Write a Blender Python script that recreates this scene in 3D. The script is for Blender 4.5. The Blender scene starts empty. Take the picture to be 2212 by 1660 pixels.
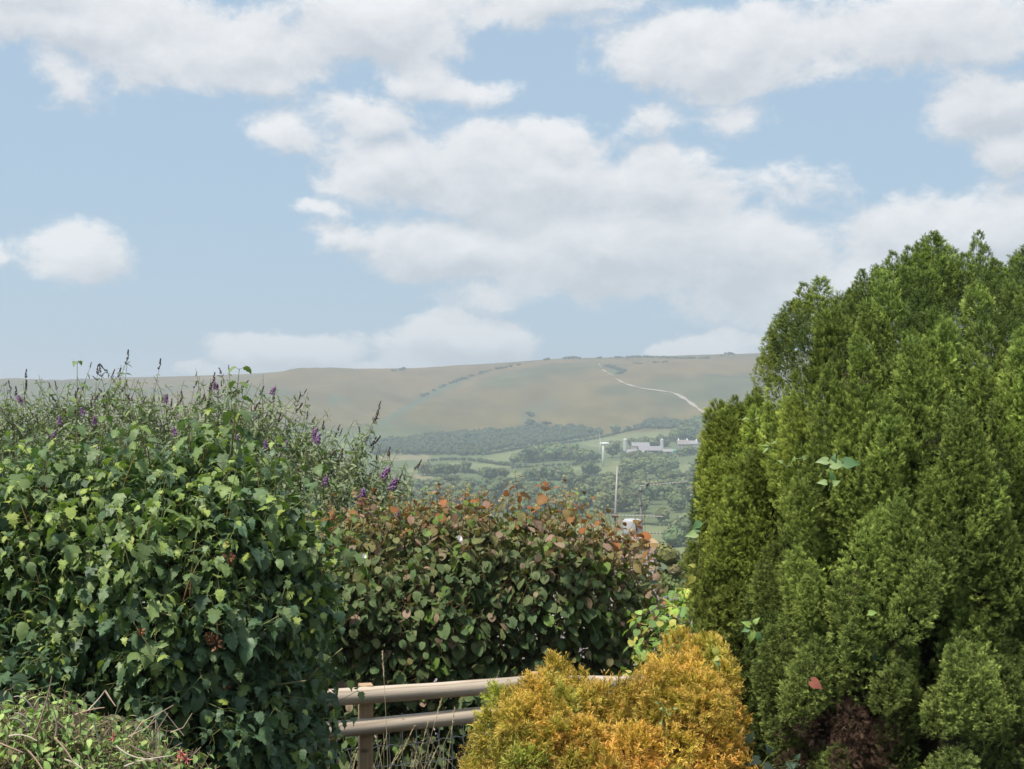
import bpy, math, random
import numpy as np
from mathutils import Matrix, Vector, Quaternion

rng = np.random.default_rng(7)
random.seed(7)
SC = bpy.context.scene
COL = SC.collection
PI = math.pi

# ------------------------------------------------------------------ camera
F = 3072.0                      # focal length in units of a 2212 px wide picture
EYE = np.array([0.0, 0.0, 3.0])
TILT = math.atan(50.0 / F)
cam_d = bpy.data.cameras.new('camera'); cam = bpy.data.objects.new('camera', cam_d); COL.objects.link(cam)
cam_d.sensor_width = 36.0; cam_d.lens = 36.0 * F / 2212.0
cam_d.clip_start = 0.1; cam_d.clip_end = 20000
cam.location = EYE; cam.rotation_euler = (PI / 2 + TILT, 0, 0)
SC.camera = cam

# ------------------------------------------------------------------ light
SUN_DIR = np.array([-0.34, -0.44, 0.92]); SUN_DIR /= np.linalg.norm(SUN_DIR)
sd = bpy.data.lights.new('sun', 'SUN'); so = bpy.data.objects.new('sun', sd); COL.objects.link(so)
sd.energy = 4.6; sd.angle = math.radians(4.0); sd.color = (1.0, 0.93, 0.82)
so.rotation_euler = Vector(SUN_DIR).to_track_quat('Z', 'Y').to_euler()
SC.view_settings.view_transform = 'Standard'; SC.view_settings.look = 'None'
SC.view_settings.exposure = 0.27; SC.view_settings.gamma = 1.0
SC.view_settings.use_curve_mapping = False
SKY_STRENGTH = 0.088

class NT:
    """small helper to write node trees"""
    def __init__(s, tree): s.t = tree; s.n = tree.nodes; s.l = tree.links
    def new(s, typ, **kw):
        nd = s.n.new(typ)
        for k, v in kw.items():
            if k.startswith('i_'):
                nd.inputs[k[2:].replace('_', ' ')].default_value = v
            else: setattr(nd, k, v)
        return nd
    def put(s, inp, v):
        if hasattr(v, 'is_linked') or hasattr(v, 'links'): s.l.new(v, inp)
        else: inp.default_value = v
    def math(s, op, a, b=None, c=None, clamp=False):
        nd = s.n.new('ShaderNodeMath'); nd.operation = op; nd.use_clamp = clamp
        s.put(nd.inputs[0], a)
        if b is not None: s.put(nd.inputs[1], b)
        if c is not None: s.put(nd.inputs[2], c)
        return nd.outputs[0]
    def vmath(s, op, a, b=None):
        nd = s.n.new('ShaderNodeVectorMath'); nd.operation = op
        s.put(nd.inputs[0], a)
        if b is not None: s.put(nd.inputs[1], b)
        return nd.outputs['Value'] if op in ('LENGTH', 'DOT_PRODUCT', 'DISTANCE') else nd.outputs[0]
    def noise(s, vec, scale, detail=4, rough=0.55, dist=0.0, out='Fac'):
        nd = s.n.new('ShaderNodeTexNoise'); nd.inputs['Scale'].default_value = scale
        nd.inputs['Detail'].default_value = detail; nd.inputs['Roughness'].default_value = rough
        nd.inputs['Distortion'].default_value = dist
        if vec is not None: s.l.new(vec, nd.inputs['Vector'])
        return nd.outputs[out]
    def ramp(s, fac, a, b, lo=0.0, hi=1.0, smooth=True):
        nd = s.n.new('ShaderNodeMapRange'); nd.interpolation_type = 'SMOOTHSTEP' if smooth else 'LINEAR'
        s.put(nd.inputs[0], fac); nd.inputs[1].default_value = a; nd.inputs[2].default_value = b
        nd.inputs[3].default_value = lo; nd.inputs[4].default_value = hi
        return nd.outputs[0]
    def mix(s, fac, a, b, blend='MIX'):
        nd = s.n.new('ShaderNodeMix'); nd.data_type = 'RGBA'; nd.blend_type = blend
        s.put(nd.inputs[0], fac); s.put(nd.inputs[6], a if not isinstance(a, tuple) else (*a, 1)[:4])
        s.put(nd.inputs[7], b if not isinstance(b, tuple) else (*b, 1)[:4])
        return nd.outputs[2]

def azel(px, py):
    a = math.atan((px - 1106) / F)
    return a, math.atan((880 - py) / F * math.cos(a))

# world: Nishita sky with procedural clouds
world = bpy.data.worlds.new('World'); SC.world = world; world.use_nodes = True
w = NT(world.node_tree); w.n.clear()
sky = w.new('ShaderNodeTexSky'); sky.sky_type = 'NISHITA'; sky.sun_disc = False
sky.sun_elevation = math.asin(SUN_DIR[2]); sky.sun_rotation = math.atan2(SUN_DIR[0], SUN_DIR[1])
sky.air_density = 1.0; sky.dust_density = 1.5; sky.ozone_density = 2.0
tc = w.new('ShaderNodeTexCoord'); G = tc.outputs['Generated']
sep = w.new('ShaderNodeSeparateXYZ'); w.l.new(G, sep.inputs[0])
az = w.math('ARCTAN2', sep.outputs[0], sep.outputs[1]); el = w.math('ARCSINE', sep.outputs[2])
comb = w.new('ShaderNodeCombineXYZ'); w.l.new(az, comb.inputs[0]); w.l.new(el, comb.inputs[1])
AE = comb.outputs[0]
# domain warp
strch = w.vmath('MULTIPLY', AE, (1.0, 1.45, 1.0))
wn = w.noise(strch, 9.0, 6, 0.62, 0.0, 'Color')
warp = w.vmath('MULTIPLY', w.vmath('SUBTRACT', wn, (0.5, 0.5, 0.5)), (0.085, 0.050, 0.0))
AW = w.vmath('ADD', AE, warp)
BLOBS = [  # centre, radii in picture units, weight
    (150, 40, 300, 95, 1.0), (470, 90, 330, 105, 1.0), (800, 45, 250, 95, 1.1), (590, 155, 130, 60, 1.0), (50, -30, 300, 60, 1),
    (990, 180, 120, 50, .75), (900, 150, 90, 50, .7),
    (1180, -5, 260, 75, .8), (1580, 95, 290, 110, 1.15), (1380, 120, 120, 60, .8), (1980, 50, 330, 105, 1.0), (1800, 150, 70, 30, .6),
    (2150, 235, 170, 95, 1.0), (2190, 340, 90, 70, .8), (640, 275, 120, 55, .7), (820, 245, 150, 60, .7), (150, 170, 70, 60, .5),
    (850, 370, 190, 85, 1.1), (1120, 390, 300, 135, 1.2), (1430, 400, 200, 105, 1.1), (1200, 300, 130, 60, .9),
    (1000, 540, 340, 90, 1.1), (1300, 540, 400, 130, 1.4), (1620, 560, 260, 140, 1.3), (720, 520, 90, 50, .8), (690, 450, 70, 30, .6),
    (1750, 640, 280, 110, 1.3), (170, 555, 125, 75, 1.1), (-5, 540, 50, 35, .9),
    (640, 755, 200, 50, 1.5), (1010, 735, 170, 66, 1.7), (850, 800, 380, 45, 1.3), (1520, 758, 150, 40, 1.5), (450, 800, 60, 20, .8),
    (2080, 520, 290, 110, 1.4), (2050, 640, 360, 150, 1.3), (1400, 255, 80, 50, .55), (1590, 240, 100, 45, .45), (1060, 650, 120, 35, .6), (1700, 400, 120, 60, .35)]
far = w.noise(G, 3.2, 5, 0.55)
far = w.ramp(far, 0.44, 0.62, -0.4, 0.9)
dist = w.vmath('LENGTH', w.vmath('MULTIPLY', w.vmath('SUBTRACT', AE, (0.0, 0.05, 0.0)), (2.2, 2.6, 0)))
far = w.math('SUBTRACT', w.math('MULTIPLY', w.math('ADD', far, 1.0), w.ramp(dist, 0.90, 1.25)), 1.0)
def field(off):
    f = None; A_ = AW if off is None else w.vmath('ADD', AW, off); S_ = strch if off is None else w.vmath('ADD', strch, (off[0], off[1] * 1.45, 0))
    for (cx, cy, rx, ry, wt) in BLOBS:
        a0, e0 = azel(cx, cy)
        d = w.vmath('MULTIPLY', w.vmath('SUBTRACT', A_, (a0, e0, 0)), (F / rx, F / ry, 0))
        g = w.math('MULTIPLY_ADD', w.vmath('LENGTH', d), -wt, wt)
        f = g if f is None else w.math('SMOOTH_MAX', f, g, 0.35)
    f = w.math('MAXIMUM', f, far)
    n1 = w.noise(S_, 24.0, 10, 0.66, 0.25)
    return f, w.math('MULTIPLY_ADD', w.math('SUBTRACT', n1, 0.5), 1.45, f)
f, f2 = field(None)
fu, f2u = field((-0.004, 0.013, 0.0))
alpha = w.ramp(f2, -0.06, 0.40)
# lit from above: tops bright, bases grey lavender
lit = w.math('SUBTRACT', f2, f2u)
body = w.noise(w.vmath('MULTIPLY', AE, (1, 2.2, 1)), 8.0, 3, 0.5)
br = w.math('MULTIPLY_ADD', lit, 0.95, 0.50)
br = w.math('MULTIPLY_ADD', w.math('SUBTRACT', body, 0.5), 0.9, br)
br = w.math('MULTIPLY_ADD', w.ramp(f2, 0.35, 1.2), -0.22, br, clamp=True)
ccol = w.mix(br, (5.75, 6.05, 6.55), (8.9, 8.9, 9.0))
# blue tuned by mixing the physical sky with a hazier version of itself
tint = w.mix(1.0, sky.outputs[0], (1.0, 1.0, 1.0), 'MULTIPLY')
skyc = w.mix(0.78, tint, (4.25, 5.85, 7.55))
alpha = w.math('MULTIPLY', alpha, 0.93)
final = w.mix(alpha, skyc, ccol)
bg = w.new('ShaderNodeBackground'); bg.inputs['Strength'].default_value = SKY_STRENGTH
w.l.new(final, bg.inputs[0]); wo = w.new('ShaderNodeOutputWorld'); w.l.new(bg.outputs[0], wo.inputs[0])

# ------------------------------------------------------------------ render
SC.cycles.use_denoising = True
try: SC.cycles.denoiser = 'OPENIMAGEDENOISE'
except Exception: pass
SC.cycles.max_bounces = 6; SC.cycles.diffuse_bounces = 3; SC.cycles.glossy_bounces = 2
SC.cycles.transmission_bounces = 3; SC.cycles.volume_bounces = 1; SC.cycles.transparent_max_bounces = 4
SC.cycles.sample_clamp_indirect = 4.0
SC.cycles.caustics_reflective = False; SC.cycles.caustics_refractive = False

# ------------------------------------------------------------------ helpers
ct, st = math.cos(TILT), math.sin(TILT)
def ray(px, py):
    px = np.asarray(px, float); py = np.asarray(py, float)
    X = (px - 1106) / F; Zc = (830 - py) / F
    y = ct - Zc * st; z = st + Zc * ct
    return np.stack([X / y, np.ones_like(X), z / y], -1)
def P(px, py, D):
    return EYE + ray(px, py) * np.asarray(D, float)[..., None]
def proj(p):
    p = np.asarray(p, float) - EYE
    y = p[..., 1] * ct + p[..., 2] * st; z = -p[..., 1] * st + p[..., 2] * ct
    return 1106 + p[..., 0] / y * F, 830 - z / y * F
def nrm(v): return v / np.maximum(np.linalg.norm(v, axis=-1, keepdims=True), 1e-9)

_perm = np.random.default_rng(3).random((256, 256))
def vnoise(x, y):
    xi = np.floor(x).astype(int); yi = np.floor(y).astype(int); fx = x - xi; fy = y - yi
    fx = fx * fx * (3 - 2 * fx); fy = fy * fy * (3 - 2 * fy)
    g = lambda a, b: _perm[a % 256, b % 256]
    return (g(xi, yi) * (1 - fx) + g(xi + 1, yi) * fx) * (1 - fy) + (g(xi, yi + 1) * (1 - fx) + g(xi + 1, yi + 1) * fx) * fy
def fbm(x, y, o=4):
    s = 0; a = 1; t = 0
    for k in range(o): s = s + a * vnoise(x * 2 ** k + 17 * k, y * 2 ** k + 5 * k); t += a; a *= .5
    return s / t

def tag(o, label=None, cat=None, group=None, kind=None):
    if label: o['label'] = label
    if cat: o['category'] = cat
    if group: o['group'] = group
    if kind: o['kind'] = kind
    return o
def empty(name, loc):
    o = bpy.data.objects.new(name, None); COL.objects.link(o); o.location = loc; o.empty_display_size = .1
    return o
def link(name, me, parent=None, color=None, mw=None):
    o = bpy.data.objects.new(name, me); COL.objects.link(o)
    if parent is not None:
        o.parent = parent
        o.matrix_parent_inverse = Matrix.Translation(parent.location).inverted()
    if mw is not None: o.matrix_basis = mw
    if color is not None: o.color = (*color, 1)
    return o
def mesh(name, V, Fc, mat=None, col=None, lc=None, smooth=False, mats=None, mi=None):
    """V (n,3), Fc (m,3) or (m,4) array or list of faces"""
    me = bpy.data.meshes.new(name)
    V = np.asarray(V, np.float32)
    if isinstance(Fc, np.ndarray):
        k = Fc.shape[1]; m = len(Fc)
        me.vertices.add(len(V)); me.vertices.foreach_set('co', V.ravel())
        me.loops.add(m * k); me.loops.foreach_set('vertex_index', Fc.astype(np.int32).ravel())
        me.polygons.add(m); me.polygons.foreach_set('loop_start', np.arange(0, m * k, k, dtype=np.int32))
        try: me.polygons.foreach_set('loop_total', np.full(m, k, np.int32))
        except Exception: pass
    else:
        me.from_pydata([tuple(map(float, v)) for v in V], [], [tuple(map(int, q)) for q in Fc])
    if col is None: col = np.ones((len(V), 3))
    a = me.attributes.new('Col', 'FLOAT_COLOR', 'POINT')
    c4 = np.ones((len(V), 4), np.float32); c4[:, :3] = col; a.data.foreach_set('color', c4.ravel())
    if lc is not None:
        a = me.attributes.new('lc', 'FLOAT_VECTOR', 'POINT'); a.data.foreach_set('vector', np.asarray(lc, np.float32).ravel())
    for mt in (mats or ([mat] if mat else [])): me.materials.append(mt)
    if mi is not None: me.polygons.foreach_set('material_index', np.asarray(mi, np.int32))
    me.update(calc_edges=True); me.validate()
    if smooth: me.polygons.foreach_set('use_smooth', np.ones(len(me.polygons), bool))
    return me

class MB:
    """collects simple solids into one mesh"""
    def __init__(s): s.v = []; s.f = []; s.c = []; s.n = 0
    def add(s, V, Fc, c=(1, 1, 1)):
        V = np.asarray(V, float); s.v.append(V); s.f += [tuple(int(i) + s.n for i in q) for q in Fc]
        s.c.append(np.tile(np.asarray(c, float), (len(V), 1))); s.n += len(V); return s
    def box(s, c, size, rz=0.0, col=(1, 1, 1)):
        sx, sy, sz = [q / 2 for q in size]
        V = np.array([(x, y, z) for z in (-sz, sz) for (x, y) in ((-sx, -sy), (sx, -sy), (sx, sy), (-sx, sy))], float)
        R = np.array([[math.cos(rz), -math.sin(rz), 0], [math.sin(rz), math.cos(rz), 0], [0, 0, 1]])
        return s.add(V @ R.T + np.asarray(c), [(3, 2, 1, 0), (4, 5, 6, 7), (0, 1, 5, 4), (1, 2, 6, 5), (2, 3, 7, 6), (3, 0, 4, 7)], col)
    def tube(s, pts, rad, n=6, col=(1, 1, 1), cap=True):
        pts = np.asarray(pts, float); m = len(pts); rad = np.broadcast_to(np.asarray(rad, float), (m,))
        tg = np.gradient(pts, axis=0); tg = nrm(tg)
        ref = np.array([0, 0, 1.]) if abs(tg[0][2]) < .9 else np.array([1., 0, 0])
        V = []
        for i in range(m):
            a = nrm(np.cross(tg[i], ref)); b = np.cross(tg[i], a)
            for k in range(n):
                th = 2 * PI * k / n; V.append(pts[i] + rad[i] * (a * math.cos(th) + b * math.sin(th)))
        Fc = [(i * n + k, i * n + (k + 1) % n, (i + 1) * n + (k + 1) % n, (i + 1) * n + k) for i in range(m - 1) for k in range(n)]
        if cap: Fc += [tuple(range(n - 1, -1, -1)), tuple((m - 1) * n + k for k in range(n))]
        return s.add(V, Fc, col)
    def build(s, name, mat, parent=None, smooth=False):
        me = mesh(name, np.concatenate(s.v), s.f, mat, np.concatenate(s.c), smooth=smooth)
        return link(name, me, parent)

# ------------------------------------------------------------------ materials
def new_mat(name):
    m = bpy.data.materials.new(name); m.use_nodes = True; t = NT(m.node_tree); t.n.clear()
    t.out = t.new('ShaderNodeOutputMaterial'); return m, t
def bump(t, h, strength=.3, dist=.01):
    b = t.new('ShaderNodeBump'); b.inputs['Strength'].default_value = strength; b.inputs['Distance'].default_value = dist
    t.l.new(h, b.inputs['Height']); return b.outputs[0]
def attr(t, name): 
    a = t.new('ShaderNodeAttribute'); a.attribute_name = name; return a
def base_col(t, vary=.25):
    oi = t.new('ShaderNodeObjectInfo'); a = attr(t, 'Col')
    c = t.mix(1.0, a.outputs['Color'], oi.outputs['Color'], 'MULTIPLY')
    return c, oi
def leaf_mat(name, rough=.5, trans=.25, spec=.4, back=(.75, .9, .8), vein=.25, tcol=(1.1, 1.25, .5)):
    m, t = new_mat(name); c, oi = base_col(t)
    geo = t.new('ShaderNodeNewGeometry')
    n = t.noise(geo.outputs['Position'], 35.0, 3, .6)
    c = t.mix(1.0, c, t.mix(n, (.72, .75, .78), (1.28, 1.25, 1.2)), 'MULTIPLY')
    l = attr(t, 'lc').outputs['Vector']; sp = t.new('ShaderNodeSeparateXYZ'); t.l.new(l, sp.inputs[0])
    ax = t.math('ABSOLUTE', sp.outputs[0])
    side = t.math('PINGPONG', t.math('MULTIPLY', t.math('SUBTRACT', sp.outputs[1], t.math('MULTIPLY', ax, .45)), 7.0), .5)
    v1 = t.ramp(side, 0.0, .14, 1, 0); v2 = t.ramp(ax, 0.015, .05, 1, 0)
    v = t.math('MAXIMUM', v1, v2)
    c = t.mix(t.math('MULTIPLY', v, vein), c, t.mix(1.0, c, (1.7, 1.7, 1.4), 'MULTIPLY'))
    # the underside of a leaf is paler and duller
    cb = t.mix(1.0, c, (*back, 1), 'MULTIPLY')
    c = t.mix(geo.outputs['Backfacing'], c, cb)
    p = t.new('ShaderNodeBsdfPrincipled'); t.l.new(c, p.inputs['Base Color']); p.inputs['Roughness'].default_value = rough
    p.inputs['Specular IOR Level'].default_value = spec
    t.l.new(bump(t, t.math('SUBTRACT', side, t.math('MULTIPLY', v, .3)), .18, .003), p.inputs['Normal'])
    tr = t.new('ShaderNodeBsdfTranslucent'); t.l.new(t.mix(1.0, c, (*tcol, 1), 'MULTIPLY'), tr.inputs[0])
    ms = t.new('ShaderNodeMixShader'); ms.inputs[0].default_value = trans
    t.l.new(p.outputs[0], ms.inputs[1]); t.l.new(tr.outputs[0], ms.inputs[2]); t.l.new(ms.outputs[0], t.out.inputs[0])
    return m
def plain(name, col, rough=.7, nscale=20.0, amt=.3, bumpd=.002, metallic=0.0, use_attr=True, spec=.4, stretch=None):
    m, t = new_mat(name)
    tcn = t.new('ShaderNodeTexCoord'); vec = tcn.outputs['Object']
    if stretch: vec = t.vmath('MULTIPLY', vec, stretch)
    n = t.noise(vec, nscale, 5, .6); n2 = t.noise(vec, nscale * .17, 3, .6)
    c = t.mix(t.math('MULTIPLY_ADD', n2, .5, t.math('MULTIPLY', n, .5)), tuple(q * (1 - amt) for q in col), tuple(q * (1 + amt) for q in col))
    if use_attr:
        bc, _ = base_col(t); c = t.mix(1.0, c, bc, 'MULTIPLY')
    p = t.new('ShaderNodeBsdfPrincipled'); t.l.new(c, p.inputs['Base Color']); p.inputs['Roughness'].default_value = rough
    p.inputs['Metallic'].default_value = metallic; p.inputs['Specular IOR Level'].default_value = spec
    t.l.new(bump(t, n, .5, bumpd), p.inputs['Normal']); t.l.new(p.outputs[0], t.out.inputs[0])
    return m

# ------------------------------------------------------------------ terrain
RPX = [-3000, -600, 0, 300, 600, 900, 1200, 1650, 2100, 2700, 4500]
RPY = [905, 872, 846, 817, 806, 796, 776, 764, 752, 770, 850]
def terr(x, y):
    x = np.asarray(x, float); y = np.asarray(y, float)
    z = np.interp(y, [-200, 12, 25, 60, 150, 300, 600, 900, 1200, 1500, 1700], [0, 0, -5.5, -14, -30, -44, -50, -47.5, -43, -36, -33])
    sm = lambda a: np.clip(a, 0, 1) ** 2 * (3 - 2 * np.clip(a, 0, 1))
    z = z + 20 * sm((x + 50) / 420) * sm((y - 750) / 850)
    zr = 3 + (880 - np.interp(1106 + F * x / 2400, RPX, RPY)) / F * 2400
    foot = 1500 + 120 * fbm(x / 300 + 5, y * 0 + 2.2, 2) - 60
    t = np.clip((y - foot) / (2400 - foot), 0, 1)
    s = np.sin(t * PI / 2) ** 1.25
    hz = z * (1 - s) + zr * s
    spur = (fbm(x / 210 + 3.1 - t * 1.1, t * 1.6 + 9, 3) - .5) * 140 * np.sin(PI * t) ** 1.1 * (1 - t)
    small = (fbm(x / 45, y / 60, 3) - .5) * 5 * np.sin(PI * t)
    z = np.where(y > foot, hz + spur + small, z)
    z = np.where(y > 2400, zr - (y - 2400) * .05, z)
    z = z + (fbm(x / 70 + 8, y / 90, 3) - .5) * 5 * sm((y - 100) / 300) * (1 - sm((y - 2100) / 250))
    z = z + (fbm(x * .8, y * .8, 3) - .5) * .08
    return z
def hit(px, py, d0=60, d1=2480):
    px = np.atleast_1d(np.asarray(px, float)); py = np.atleast_1d(np.asarray(py, float))
    ds = np.geomspace(d0, d1, 900); r = ray(px, py)
    pts = EYE + r[:, None, :] * ds[None, :, None]
    g = pts[..., 2] - terr(pts[..., 0], pts[..., 1])
    neg = g < 0
    i = np.where(neg.any(1), neg.argmax(1), len(ds) - 1)
    i = np.maximum(i, 1); a = np.arange(len(px))
    g0 = g[a, i - 1]; g1 = g[a, i]; tt = np.clip(g0 / np.maximum(g0 - g1, 1e-6), 0, 1)
    D = ds[i - 1] + (ds[i] - ds[i - 1]) * tt
    p = EYE + r * D[:, None]; p[:, 2] = terr(p[:, 0], p[:, 1]); return p
def c4(pts):     # points read off one enlargement -> picture units
    return [(708.4 + .4003 * x, 726.1 + .4003 * y) for x, y in pts]
def inpoly(x, y, poly):
    x = np.asarray(x); y = np.asarray(y); r = np.zeros(x.shape, bool); n = len(poly)
    for i in range(n):
        x0, y0 = poly[i]; x1, y1 = poly[(i + 1) % n]
        if y0 == y1: continue
        c = ((y0 > y) != (y1 > y)) & (x < (x1 - x0) * (y - y0) / (y1 - y0) + x0); r ^= c
    return r
def ground_poly(pts):
    out = []
    q = c4(pts)
    for i in range(len(q)):
        a, b = np.array(q[i]), np.array(q[(i + 1) % len(q)])
        for k in range(4): out.append(a + (b - a) * k / 4)
    out = np.array(out); h = hit(out[:, 0], out[:, 1]); return [(p[0], p[1]) for p in h]

GREEN = (.105, .130, .058); PALE = (.165, .185, .085); STRAW = (.215, .19, .11); RICH = (.075, .150, .050); BROWN = (.23, .175, .115)
FIELDS = [
    (PALE, [(1350, 578), (1500, 550), (1600, 522), (1860, 487), (1850, 545), (1740, 550), (1560, 568), (1500, 605), (1400, 590)]),
    (PALE, [(840, 655), (1050, 612), (1245, 590), (1235, 610), (1100, 640), (1060, 672), (950, 677), (850, 667)]),
    (STRAW, [(250, 655), (380, 637), (555, 632), (550, 668), (280, 674)]),
    (PALE, [(430, 712), (560, 690), (740, 680), (900, 690), (990, 702), (930, 714), (700, 724), (430, 737)]),
    (PALE, [(930, 745), (1100, 724), (1300, 707), (1470, 692), (1590, 672), (1570, 745), (1470, 752), (1440, 712), (1200, 747), (1000, 762)]),
    (PALE, [(1830, 748), (1900, 697), (2110, 640), (2110, 715), (1960, 752)]),
    (STRAW, [(450, 740), (620, 765), (760, 785), (480, 778)]),
    (RICH, [(1040, 790), (1260, 785), (1260, 812), (1040, 816)]),
    (PALE, [(1935, 828), (1985, 823), (1965, 875), (1935, 870)]),
    (PALE, [(1915, 945), (2080, 940), (2080, 1035), (1890, 1025)]),
    (BROWN, [(1930, 1005), (2080, 1000), (2080, 1024), (1940, 1022)]),
    (PALE, [(-1500, 985), (300, 1000), (1500, 1012), (2200, 1040), (4000, 1060), (4000, 1200), (-1500, 1220)]),
]
def build_ground():
    azs = np.concatenate([np.linspace(-PI, -.48, 34)[:-1], np.linspace(-.48, .48, 300), np.linspace(.48, PI, 34)[1:-1]])
    rs = np.concatenate([[.5, 3, 6], np.geomspace(9, 9000, 400)])
    A, R = np.meshgrid(azs, rs, indexing='ij'); X = R * np.sin(A); Y = R * np.cos(A)
    Z = terr(X, Y)
    na, nr = A.shape
    V = np.stack([X, Y, Z], -1).reshape(-1, 3)
    i = np.arange(na)[:, None]; j = np.arange(nr - 1)[None]; i2 = (i + 1) % na
    q = np.stack([i * nr + j, i * nr + j + 1, i2 * nr + j + 1, i2 * nr + j], -1).reshape(-1, 4)[:, ::-1]
    V = np.vstack([V, [[0, 0, terr(0, 0)]]])
    x, y = V[:, 0], V[:, 1]
    n = fbm(x / 120, y / 90, 4)[:, None]; nn = fbm(x / 30 + 4, y / 22, 3)[:, None]
    C = np.array(GREEN) * (.8 + .4 * n)
    C[y < 30] = (.05, .045, .03)
    # unseen fields to either side alternate like the ones in view
    cell = np.floor(x / 170 + .7 * np.sin(y / 260)) * 7 + np.floor(y / 150) * 3
    k = (cell.astype(int) * 7919) % 5
    outv = (np.abs(x / np.maximum(y, 1)) > .37) & (y > 120) & (y < 1500)
    for kk, cc in ((0, PALE), (1, STRAW), (3, PALE)):
        C[outv & (k == kk)] = cc
    for cc, pts in FIELDS:
        m = inpoly(x, y, ground_poly(pts)); C[m] = np.array(cc) * (.85 + .3 * nn[m])
    # down land: tawny grass with greener hollows
    foot = 1500
    hb = np.clip((y - foot - 40) / 60, 0, 1)[:, None]
    tt = np.clip((y - 1500) / 900, 0, 1)[:, None]
    hill = np.array((.125, .102, .036)) * (1 - tt) + np.array((.152, .098, .042)) * tt
    hn = fbm(x / 160 + 9, y / 130 + 3, 4)[:, None]
    scr = np.clip((hn - .52) / .1, 0, 1)
    hill = hill * (1 - .6 * scr) + np.array((.060, .078, .038)) * .6 * scr
    hill = hill * (.66 + .68 * nn)
    for pts, a in [([(0, 310), (100, 320), (190, 335), (120, 360), (0, 385)], .8), ([(500, 330), (620, 268), (760, 215), (770, 230), (640, 290), (520, 350), (300, 480), (260, 470)], .95),
                   ([(1050, 390), (1180, 350), (1290, 320), (1240, 380), (1120, 440), (1060, 500), (1040, 440)], .5), ([(1500, 165), (1600, 175), (1590, 210), (1530, 200)], .8)]:
        m = inpoly(x, y, ground_poly(pts)); hill[m] = hill[m] * (1 - a) + np.array((.075, .10, .06)) * a
    C = C * (1 - hb) + hill * hb
    me = mesh('ground', V, q, MAT['ground'], C, smooth=True)
    tag(link('ground', me), kind='structure')

MAT = {}
def ground_mat():
    m, t = new_mat('ground'); c = attr(t, 'Col').outputs['Color']; geo = t.new('ShaderNodeNewGeometry'); pos = geo.outputs['Position']
    a = t.noise(t.vmath('MULTIPLY', pos, (1, .45, 1)), .035, 7, .68); b = t.noise(t.vmath('MULTIPLY', pos, (.5, .9, 2.5)), .16, 4, .6)
    c = t.mix(1.0, c, t.mix(a, (.62, .66, .68), (1.38, 1.34, 1.30)), 'MULTIPLY')
    c = t.mix(1.0, c, t.mix(b, (.75, .78, .78), (1.25, 1.22, 1.2)), 'MULTIPLY')
    p = t.new('ShaderNodeBsdfPrincipled'); t.l.new(c, p.inputs['Base Color']); p.inputs['Roughness'].default_value = .95
    p.inputs['Specular IOR Level'].default_value = .1
    t.l.new(p.outputs[0], t.out.inputs[0]); return m
MAT['ground'] = ground_mat()
MAT['far_leaf'] = plain('far_foliage', (1, 1, 1), .9, 1.2, .35, .05, spec=.15)
MAT['bark'] = plain('bark', (.16, .12, .09), .9, 30, .4, .01, spec=.2)
MAT['chalk'] = plain('chalk_track', (.33, .285, .235), .95, .4, .25, .02, spec=.1)
MAT['white_paint'] = plain('white_paint', (.60, .62, .64), .5, 6, .08, .001)
MAT['barn_roof'] = plain('barn_sheet_roof', (1, 1, 1), .6, 1.2, .22, .01)
MAT['wall_render'] = plain('farm_wall', (1, 1, 1), .9, 1.5, .2, .01)
MAT['dark'] = plain('dark_opening', (.04, .04, .045), .8, 2, .2, .001)
MAT['steel'] = plain('galvanised_steel', (.50, .52, .54), .45, 40, .25, .0005, metallic=.35)
MAT['alu'] = plain('weathered_aluminium', (.30, .295, .28), .55, 60, .25, .0005, metallic=.2)
build_ground()

# haze: one closed box of air round the whole place
def build_haze():
    m = bpy.data.materials.new('haze'); m.use_nodes = True; t = NT(m.node_tree); t.n.clear()
    o = t.new('ShaderNodeOutputMaterial'); v = t.new('ShaderNodeVolumePrincipled')
    v.inputs['Color'].default_value = (.78, .87, 1.0, 1); v.inputs['Density'].default_value = HAZE
    v.inputs['Anisotropy'].default_value = .25
    t.l.new(v.outputs[0], o.inputs['Volume'])
    zlo, zhi = -460.0, 150.0
    b = MB(); b.box((0, 0, (zlo + zhi) / 2), (18400, 18400, zhi - zlo)); ob = b.build('haze', m); tag(ob, kind='stuff')
HAZE = .00031
build_haze()

# ------------------------------------------------------------------ chalk track over the hill
def build_track():
    pts = np.array(c4([(1462, 148), (1480, 180), (1510, 198), (1535, 212), (1552, 228), (1590, 250), (1640, 268), (1700, 282), (1790, 294), (1850, 302), (1890, 316), (1930, 340), (1965, 366), (2005, 396), (2040, 420), (2090, 446)]))
    tt = np.linspace(0, len(pts) - 1, 150); pp = np.stack([np.interp(tt, np.arange(len(pts)), pts[:, k]) for k in (0, 1)], 1)
    h = hit(pp[:, 0], pp[:, 1]); k = np.ones(3) / 3
    for a in (0, 1): h[1:-1, a] = np.convolve(h[:, a], k, 'valid')
    tg = nrm(np.gradient(h[:, :2], axis=0)); nn = np.stack([-tg[:, 1], tg[:, 0]], 1)
    u = np.linspace(0, 1, 150); wd = (.6 + 2.0 * u + 2.2 * (fbm(u * 20, u * 0, 3) - .5) * 2) * (1 + .6 * (u > .86))
    V = []
    for s in (-1, 0, 1):
        q = h[:, :2] + nn * wd[:, None] * s; V.append(np.column_stack([q, terr(q[:, 0], q[:, 1]) + (.9 if s == 0 else .5)]))
    V = np.concatenate(V); n = 150; i = np.arange(n - 1)
    Fq = np.concatenate([np.stack([s * n + i, s * n + i + 1, (s + 1) * n + i + 1, (s + 1) * n + i], 1) for s in (0, 1)])
    tag(link('path', mesh('path', V, Fq, MAT['chalk'], smooth=True)), kind='structure')
build_track()

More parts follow.
